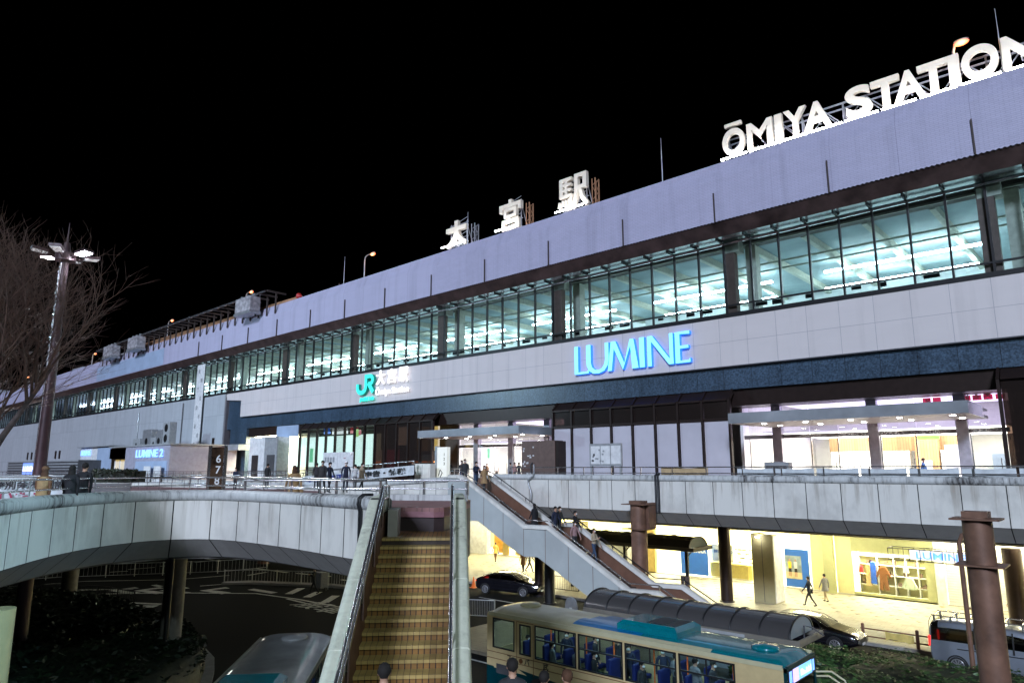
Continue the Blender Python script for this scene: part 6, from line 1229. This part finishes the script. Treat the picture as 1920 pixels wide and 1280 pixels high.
# ---------------------------------------------------------------- people
def cloth(n, c): 
    if n not in M: mat(n, c, .85, var=.15, sc=9)
    return n
for n, c in (('c_black', (.012, .012, .015)), ('c_navy', (.015, .02, .045)), ('c_dark', (.03, .03, .034)), ('c_tan', (.36, .23, .11)), ('c_beige', (.45, .36, .25)), ('c_pink', (.33, .2, .2)), ('c_white', (.7, .7, .7)), ('c_brown', (.16, .08, .04)), ('c_yellow', (.65, .45, .12)), ('c_blue', (.06, .15, .42)), ('c_grey', (.2, .2, .21)), ('c_jeans', (.04, .07, .13)), ('c_skirt', (.25, .22, .19)), ('hair', (.012, .009, .008)), ('hair_brown', (.09, .04, .02)), ('mask_white', (.8, .8, .8)), ('shoe', (.02, .02, .022)), ('eye', (.01, .01, .01))): cloth(n, c)
def person(label, loc, face, top='c_black', bottom='c_dark', h=1.68, stride=.0, arm=.15, bend=.2, phone=False, coat=None, hair='short', haircol='hair', mask=True, hat=None, bag=None, seated=False, grp='people', lean=0., shoe='shoe', full=True):
    "one continuous skinned body standing at loc and facing the direction `face` (radians)"
    t = thing('person', label, 'person', loc, face - pi / 2, grp); k = h / 1.7
    V, R, E, Lb = [], [], [], []
    def v(x, y, z, r, lb, par=None):
        V.append(Vector((x, y + lean * max(0, z - .9), z)) * k); R.append((r if isinstance(r, tuple) else (r, r))); Lb.append(lb)
        if par is not None: E.append((par, len(V) - 1))
        return len(V) - 1
    pel = v(0, 0, .94, (.145, .105), 'b'); ab = v(0, .01, 1.08, (.135, .1), 't', pel); ch = v(0, .0, 1.28, (.155, .11), 't', ab); nk0 = v(0, -.01, 1.43, (.085, .075), 't', ch); nk = v(0, .005, 1.50, .052, 's', nk0)
    h0 = v(0, .02, 1.56, (.066, .075), 's', nk); h1 = v(0, .022, 1.62, (.075, .092), 's', h0); h2 = v(0, .012, 1.68, (.066, .082), 's', h1)
    hands = []
    for s in (-1, 1):
        hp = v(s * .085, 0, .86, .088, 'b', pel); sw = stride * s
        if seated: kn = v(s * .1, .42, .84, .062, 'b', hp); an = v(s * .1, .45, .45, .045, 'b', kn)
        else: kn = v(s * .09, sw * .42 + .02, .49, .060, 'b', hp); an = v(s * .09, sw * .85 - (.04 if stride else 0), .10 + (.06 if sw < -.1 else 0), .042, 'b', kn)
        a = V[an] / k; he = v(a.x, a.y - .03, .05 + (a.z - .1), .04, 'f', an); toe = v(a.x + s * .015, a.y + .15, .035 + (a.z - .1) * .6, .035, 'f', he)
        sh = v(s * .175, -.005, 1.40, .062, 't', nk0)
        if phone and s > 0 or (phone == 2): el = v(s * .225, .05, 1.14, .046, 't', sh); wr = v(s * .09, .29, 1.24, .033, 't', el); dirh = Vector((-s * .25, .6, .3))
        else:
            sa = -sw * .55 + arm * .2; el = v(s * .235, sa * .5 - .01, 1.14, .046, 't', sh); wr = v(s * .225, sa + bend * .3, .90, .033, 't', el); dirh = Vector((0, .12 + bend * .3, -1))
        hands.append((s, V[wr], dirh.normalized()))
        pa = v(*(V[wr] / k + dirh.normalized() * .07), (.036, .02), 's', wr)
    me = bpy.data.meshes.new('skel'); me.from_pydata([tuple(q) for q in V], E, []); o = bpy.data.objects.new('skel', me); COL.objects.link(o); o.modifiers.new('k', 'SKIN')
    sv = me.skin_vertices[0].data
    for i, r in enumerate(R): sv[i].radius = (r[0] * k, r[1] * k)
    sv[0].use_root = True; md = o.modifiers.new('u', 'SUBSURF'); md.levels = 2 if full else 1; md.render_levels = md.levels
    bm_ = bpy.data.meshes.new_from_object(o.evaluated_get(bpy.context.evaluated_depsgraph_get())); bpy.data.objects.remove(o)
    ms = [top, bottom, 'skin', shoe]; bm_.materials.clear()
    for q in ms: bm_.materials.append(M[q])
    li = {'t': 0, 'b': 1, 's': 2, 'f': 3}
    for p in bm_.polygons:
        c = p.center; best = 1e9; lab = 0
        for a_, b_ in E:
            d = V[b_] - V[a_]; u = max(0, min(1, (c - V[a_]).dot(d) / max(1e-9, d.length_squared))); q = (c - V[a_] - d * u).length - (R[a_][0] * (1 - u) + R[b_][0] * u) * .6
            if q < best: best = q; lab = Lb[b_] if u > .25 or Lb[a_] == Lb[b_] else Lb[a_]
        p.material_index = li[lab]; p.use_smooth = True
    # fingers and a nose join the same mesh
    fb = MB(); fb.cur = 2
    for s, w, d in hands:
        pc = w + d * .085 * k; side = d.cross(Vector((s, 0, 0))); side = side.normalized() if side.length > .1 else Vector((0, 1, 0)); nr = side.cross(d).normalized()
        for j in range(4): st_ = pc + side * (.024 - .016 * j) * k; L_ = (.062, .074, .07, .056)[j] * k; fb.tube([st_, st_ + d * L_ * .55 - nr * .004, st_ + d * L_ - nr * .018], [.0085 * k, .008 * k, .006 * k], 5)
        st_ = w + d * .04 * k + side * .03 * k; fb.tube([st_, st_ + d * .03 * k + side * .022 * k, st_ + d * .065 * k + side * .024 * k], [.011 * k, .009 * k, .007 * k], 5)
    hc = V[h1]; fb.tube([hc + Vector((0, .08, .02)) * k, hc + Vector((0, .105, -.012)) * k], [.008 * k, .013 * k], 5)
    for s in (-1, 1): fb.ell(hc + Vector((s * .078, .0, -.005)) * k, (.012, .022, .032), 6, 4)
    fm = bpy.data.meshes.new('f'); fm.from_pydata(fb.v, [], fb.f)
    import bmesh
    bb_ = bmesh.new(); bb_.from_mesh(bm_); n0 = len(bb_.faces); bb_.from_mesh(fm); bb_.faces.ensure_lookup_table()
    for f_ in bb_.faces[n0:]: f_.material_index = 2; f_.smooth = True
    bb_.to_mesh(bm_); bb_.free(); bpy.data.meshes.remove(fm); obj('body', bm_, t)
    eb = MB()
    for s in (-1, 1): eb.ell(hc + Vector((s * .03, .083, .022)) * k, (.011, .006, .007), 6, 4)
    eb.ell(hc + Vector((0, .086, -.048)) * k, (.02, .006, .005), 6, 4); eb.build('eyes', 'eye', t)
    hb = MB(); hcen = hc + Vector((0, -.012, .03)) * k; sm, hb.smooth = hb.smooth, True
    rings = []
    for i in range(7):
        ring = []
        for j in range(14):
            th = 2 * pi * j / 14; bk = max(0, -sin(th)); ph = pi / 2 - (pi / 2 + .35 + .62 * bk) * i / 6; jit = 1 + .07 * sin(j * 2.4 + i * 1.7 + len(label)); lim = ph if sin(th) < .45 else max(ph, .42)
            ring.append(hcen + Vector((.09 * jit * max(.72, cos(lim)) * cos(th) if lim < -.3 else .09 * jit * cos(lim) * cos(th), .105 * jit * (max(.74, cos(lim)) if lim < -.3 else cos(lim)) * sin(th), .098 * jit * sin(lim))) * k)
        rings.append(ring)
    hb.loft(rings)
    if hair == 'long':
        rs_ = []
        for z, w, dpt in ((.05, .088, .09), (-.06, .098, .085), (-.16, .105, .075), (-.27, .09, .06), (-.33, .05, .03)):
            rs_.append([hc + Vector((w * cos(a_), -.03 + -dpt * abs(sin(a_)) * 1.0 + (.02 if z > -.1 else .0), z)) * k for a_ in [pi + pi * j / 9 for j in range(10)]] + [hc + Vector((w * .8 * cos(a_), -.015, z)) * k for a_ in (0, pi / 2, pi)])
        hb.loft(rs_)
    hb.build('hair', haircol, t)
    if mask: mb_ = MB(); mb_.ell(hc + Vector((0, .062, -.04)) * k, (.062, .045, .045), 10, 6); mb_.build('face_mask', 'mask_white', t)
    if hat: hb = MB(); hb.lathe(hc + Vector((0, -.01, .045)) * k, [(.1 * k, 0), (.1 * k, .05 * k), (.06 * k, .095 * k), (0, .1 * k)], 14); hb.prism([(.09 * cos(a_) * k, (.06 + .12 * sin(a_)) * k) for a_ in [pi * j / 8 for j in range(9)]], hc + Vector((0, 0, .05)) * k, X1, Y1, (0, 0, .012)); hb.build('cap', hat, t)
    if coat:
        cm, zh = coat; cb_ = MB(); cb_.smooth = True; prf = [(1.46, .09, .08), (1.42, .17, .105), (1.28, .185, .135), (1.08, .175, .13), (.92, .19, .145), (zh, .235, .19 + abs(stride) * .2)]
        cb_.loft([[Vector((w * cos(a_), .0 + d_ * sin(a_) + lean * max(0, z - .9), z)) * k for a_ in [2 * pi * j / 18 for j in range(18)]] for z, w, d_ in prf], caps=False); cb_.build('coat', cm, t)
    if bag == 'back': bb2 = MB(); bb2.box((-.14 * k, -.28 * k, 1.05 * k), (.14 * k, -.12 * k, 1.42 * k)); bevel(bb2.build('backpack', 'c_dark', t), .05)
    elif bag: bb2 = MB(); bb2.box((.2 * k, -.14, .72 * k), (.32 * k, .16, 1.0 * k)); bevel(bb2.build('shoulder_bag', bag, t), .03); bb2 = MB(); bb2.tube([Vector((.25, 0, 1.0)) * k, Vector((.12, .13, 1.3)) * k, Vector((-.1, .02, 1.44)) * k], .012, 5); bb2.build('bag_strap', 'c_dark', t)
    return t
def at(x, y, ztop, d=None, Y=None, h=1.68):
    "ground point so that the head top of a person of height h lands at photo pixel x, y"
    p = W(x, y, d=d) if d else W(x, y, Y=Y); return Vector((p.x, p.y, ztop))
PI = pi
# walkers on the footbridge at the left
person('woman in a brown coat and brown cap, leftmost of three walkers on the footbridge', at(86, 872, 6.78, d=19.1), 2.4, 'c_brown', 'c_skirt', 1.56, .3, coat=('c_tan', .6), hat='c_brown', mask=True, hair='long', haircol='hair_brown')
person('woman with long black hair and a black coat beside the slatted planter', at(137, 869, 6.78, d=19.6), 2.5, 'c_black', 'c_black', 1.6, .3, hair='long', mask=False, coat=('c_black', .7))
person('man in a black jacket walking just right of the long haired woman', at(161, 864, 6.78, d=20.4), 2.5, 'c_black', 'c_dark', 1.68, .3, mask=False)
person('person with long orange brown hair in a tan coat behind the footbridge coping', at(553, 873, 6.78, d=24.5), 2.9, 'c_tan', 'c_brown', 1.62, .35, hair='long', haircol='hair_brown', coat=('c_tan', .65), bag='c_tan')
person('masked person in dark clothes right of the number pylon', at(444, 864, 6.75, d=52), -1.2, 'c_navy', 'c_dark', 1.66)
person('man in black seen from behind before the lift tower', at(503, 861, 6.95, d=50), 1.9, 'c_black', 'c_black', 1.72)
G1 = dict(grp='people on the station deck')
for x, y, d, f, tp, bt, hh, st_, kw, L in ((595, 861, 47, 2.6, 'c_dark', 'c_black', 1.7, .2, {}, 'dark haired man with a rucksack at the left of the group by the hoarding'), (606, 858, 38, -.9, 'c_dark', 'c_dark', 1.74, .25, dict(coat=('c_dark', .8)), 'big masked man in a dark coat walking towards the camera before the hoarding'), (619, 864, 40, .2, 'c_navy', 'c_dark', 1.66, .2, dict(hat='c_black'), 'man in a dark cap and navy jacket beside the hoarding'), (650, 856, 41, -.6, 'c_navy', 'c_navy', 1.72, 0, dict(hat='c_white'), 'person in navy standing right before the hoarding sheet with a pale cap'), (667, 862, 43, 2.8, 'c_white', 'c_grey', 1.58, .2, {}, 'woman in a white jacket right of the hoarding'), (680, 856, 44, 0.4, 'c_beige', 'c_dark', 1.66, .2, dict(coat=('c_beige', .6)), 'person in a beige coat right of the woman in white'), (774, 858, 46, .3, 'c_black', 'c_black', 1.68, 0, {}, 'person in black behind the pale cabinet'), (789, 859, 47, 2.9, 'c_brown', 'c_dark', 1.6, 0, dict(mask=False), 'brown haired woman standing behind the pale cabinet')):
    person(L, at(x, y, 7.0 if x < 700 else 7.2, d=d), f, tp, bt, hh, st_, **kw, **G1)
for x, y, Y_, f, tp, bt, hh, st_, kw, L in ((842, 858, 32.8, -.9, 'c_black', 'c_dark', 1.7, 0, {}, 'man in black standing beside the lit number pillar'), (866, 861, 32.4, -1.2, 'c_dark', 'c_jeans', 1.66, .1, {}, 'dark haired person behind the man at the stair head'), (872, 857, 31.0, -.7, 'c_dark', 'c_dark', 1.72, .2, dict(coat=('c_dark', .85)), 'masked man in a dark coat waiting at the stair head'),):
    person(L, at(x, y, 7.2, Y=Y_), f, tp, bt, hh, st_, **kw, **G1)
# on the far stairs
def on_stairs(x, Y_): 
    return max(.1, interp(stp, x))
for px, py, Y_, f, tp, bt, hh, st_, kw, L in ((893, 862, 29.9, -.1, 'c_navy', 'c_jeans', 1.74, .25, dict(phone=True), 'man in a navy jacket and jeans starting down the far stairs'), (908, 866, 30.3, -.1, 'c_tan', 'c_dark', 1.66, .25, dict(coat=('c_tan', .65), hair='long', haircol='hair_brown'), 'woman in a tan coat descending behind the man in navy'), (1002, 944, 30.2, PI, 'c_black', 'c_black', 1.66, .2, dict(hair='long', coat=('c_black', .55)), 'person in black with long hair on the upper landing of the far stairs'), (1041, 949, 30.0, .1, 'c_navy', 'c_navy', 1.74, .25, dict(mask=False), 'man in navy below the upper landing of the far stairs'), (1049, 947, 30.6, .1, 'c_dark', 'c_dark', 1.72, .2, {}, 'man half hidden behind the man in navy on the far stairs'), (1078, 954, 30.7, .2, 'c_black', 'c_black', 1.74, .2, dict(phone=True), 'man in black looking at a phone on the far stairs'), (1077, 972, 29.8, -.2, 'c_pink', 'c_dark', 1.62, .25, dict(hair='long'), 'woman in a dusty pink jacket on the far stairs'), (1113, 988, 30.4, .0, 'c_beige', 'c_jeans', 1.70, .3, dict(phone=True), 'person in a beige jacket, lowest on the far stairs')):
    p = W(px, py, Y=Y_); person(L, Vector((p.x, Y_, on_stairs(p.x, Y_))), f, tp, bt, hh, st_, grp='people on the far stairs', **kw)
# queue inside the middle doors, man in the right hall
for i, (x, y, tp, L) in enumerate(((957, 863, 'c_grey', 'person in grey at the left of the queue by the brown kiosk'), (965, 862, 'c_pink', 'person in a pinkish top in the queue by the brown kiosk'), (973, 860, 'c_black', 'person in black next to the brown kiosk'), (913, 862, 'c_brown', 'person in brown seen through the middle doors'), (931, 864, 'c_pink', 'person far inside the middle doors'))):
    person(L, at(x, y, 7.2, Y=43.2 if i < 3 else 45.8), random.choice((0, 2.5, -1)), tp, 'c_dark', 1.64, 0, full=False, **G1)
person('man in blue walking inside the right hall', at(1729, 847, 7.2, Y=46.4), 0, 'c_blue', 'c_dark', 1.72, .3, **G1)
# pavement below
def onp(x, y, z=.14): return W(x, y, z=z)
G2 = dict(grp='people on the lit pavement')
person('person in a yellow coat with a blue bag walking left before the orange shop', onp(929, 1053), 2.6, 'c_yellow', 'c_brown', 1.66, .38, bag='c_blue', coat=('c_yellow', .8), **G2)
person('person in a brown coat half hidden under the far stairs', onp(981, 1072), 2.6, 'c_brown', 'c_dark', 1.66, .25, coat=('c_brown', .6), **G2)
person('striding person in grey under the landing of the far stairs', onp(993, 1072), .3, 'c_grey', 'c_dark', 1.7, .42, **G2)
person('person in dark clothes striding past the shop poster', onp(1519, 1136), PI, 'c_navy', 'c_dark', 1.7, .42, bag='c_dark', **G2)
person('person in a grey coat and tan trousers right of the shop poster', onp(1549, 1128), 2.6, 'c_grey', 'c_beige', 1.66, .3, coat=('c_grey', .7), **G2)
person('person bending forward before the white shutter at the right edge', onp(1905, 1163), PI, 'c_grey', 'c_skirt', 1.64, .35, lean=.25, coat=('c_skirt', .45), **G2)
person('dark figure pushing a trolley on the unlit road', onp(588, 1113, 0), -2.4, 'c_black', 'c_black', 1.7, .35, phone=2, mask=False)
t = thing('trolley', 'loaded hand trolley pushed along the unlit road', 'trolley', tuple(onp(602, 1108, 0))); bevel(boxo('load', (-.35, -.3, .25), (.35, .3, 1.3), 'c_grey', t), .05); b = MB()
for x in (-.3, .3): b.tube([(x, .35, .1), (x, .35, 1.4)], .02, 5)
b.tube([(-.3, .35, 1.4), (.3, .35, 1.4)], .02, 5); b.build('handle', 'galv', t)
for x in (-.3, .3): b = MB(); b.tube([(x - .03, .2, .12), (x + .03, .2, .12)], .12, 10); b.build('wheel', 'rubber', t)
# near stairs climber and the bus queue
tt = (16.5 - 11.35) / 1.0; iS = int((tt - .0) / TR)
q = W(721, 1240, d=10.1); av = (q - T0).dot(su); tv = (q - T0).dot(sd); zstep = 6.75 - RI * (int(tv / TR) + 1)
person('dark haired person climbing the near stairs, only head and shoulders in view', SP(av, tv, 0) * 1 + zv * (zstep - 6.75), math.atan2(-sd.y, -sd.x), 'c_dark', 'c_black', 1.76, .2, mask=False)
G3 = dict(grp='people on the side stairs')
ss = thing('side_stairs', 'plain grey side stairs going down to the bus right of the near stairs', 'stairs')
b = MB(); zss = lambda d: .15 + (19.4 - d) * .425
for k in range(36):
    d = 19.4 - k * .35; z = zss(d) + .16; b.loft([[CD(a, d - .36, z - .5), CD(a, d - .36, z), CD(a, d, z), CD(a, d, z - .5)] for a in (-.55, 1.9)])
b.build('steps', 'kerb_stone', ss)
b = MB()
for a in (-.62, 1.97): b.loft([[CD(a - .06, d_, max(.05, zss(d_) - .6)), CD(a + .06, d_, max(.05, zss(d_) - .6)), CD(a + .06, d_, zss(d_) + .3), CD(a - .06, d_, zss(d_) + .3)] for d_ in (19.4, 7)])
b.build('side_wall', 'deck_panel', ss)
for px, py, d, L, tp in ((961, 1239, 11.9, 'black haired person on the side stairs before the rear of the bus', 'c_dark'), (1020, 1262, 12.4, 'person on the side stairs between two taller heads', 'c_black'), (1064, 1259, 12.9, 'brown haired person on the side stairs in front of the bus windows', 'c_brown')):
    p = W(px, py, d=d); zs = zss(math.ceil((d - 19.4) / .35 - .001) * .35 + 19.4) + .16; person(L, Vector((p.x, p.y, zs)), math.atan2(hv.y, hv.x) + .3 * (px % 3 - 1), tp, 'c_dark', min(1.85, max(1.5, p.z - zs)), 0, haircol='hair_brown' if px == 1064 else 'hair', **G3)
# passengers
for i, (x, y, sz, hh, L, kw) in enumerate(((1.25, .95, .0, 1.6, 'passenger sitting at the rear window of the bus', dict(seated=True)), (3.2, .9, .86, 1.62, 'passenger standing behind the second bus window', {}), (3.9, .5, .3, 1.66, 'passenger in grey seated at the right of the second bus window', dict(seated=True)), (4.7, .45, .3, 1.66, 'passenger seated at the left of the third bus window', dict(seated=True)), (5.1, 1.3, .86, 1.64, 'passenger standing at the left of the third bus window', {}), (5.9, .8, .86, 1.6, 'passenger with a raised phone behind the third bus window', dict(phone=True)), (7.6, .9, .86, 1.58, 'passenger standing in the fourth bus window', {}), (7.9, .42, .3, 1.6, 'passenger seated by the fourth bus window', dict(seated=True)), (9.0, .7, .86, 1.62, 'passenger in dark clothes in the last side window', {}), (9.7, .5, .3, 1.65, 'passenger seated at the front of the last side window', dict(seated=True)), (2.75, .55, .3, 1.66, 'passenger seated at the left end of the second bus window', dict(seated=True)), (4.55, .75, .86, 1.7, 'tall passenger standing by the frame of the third bus window', {}), (6.6, .45, .3, 1.66, 'passenger seated at the left of the fourth bus window', dict(seated=True)), (7.1, 1.0, .86, 1.66, 'passenger standing in the middle of the fourth bus window', {}), (8.5, .5, .86, 1.66, 'passenger standing at the left of the last side window', {}))):
    z0 = {True: .45, False: .86}[kw.get('seated', False)]
    person(L, Vector((-19.72 + x, 20.35 + y, z0)), (0, -1.2, 1.2, .4)[i % 4], ('c_dark', 'c_navy', 'c_grey', 'c_black')[i % 4], 'c_dark', hh, 0, full=False, grp='bus passengers', **kw)
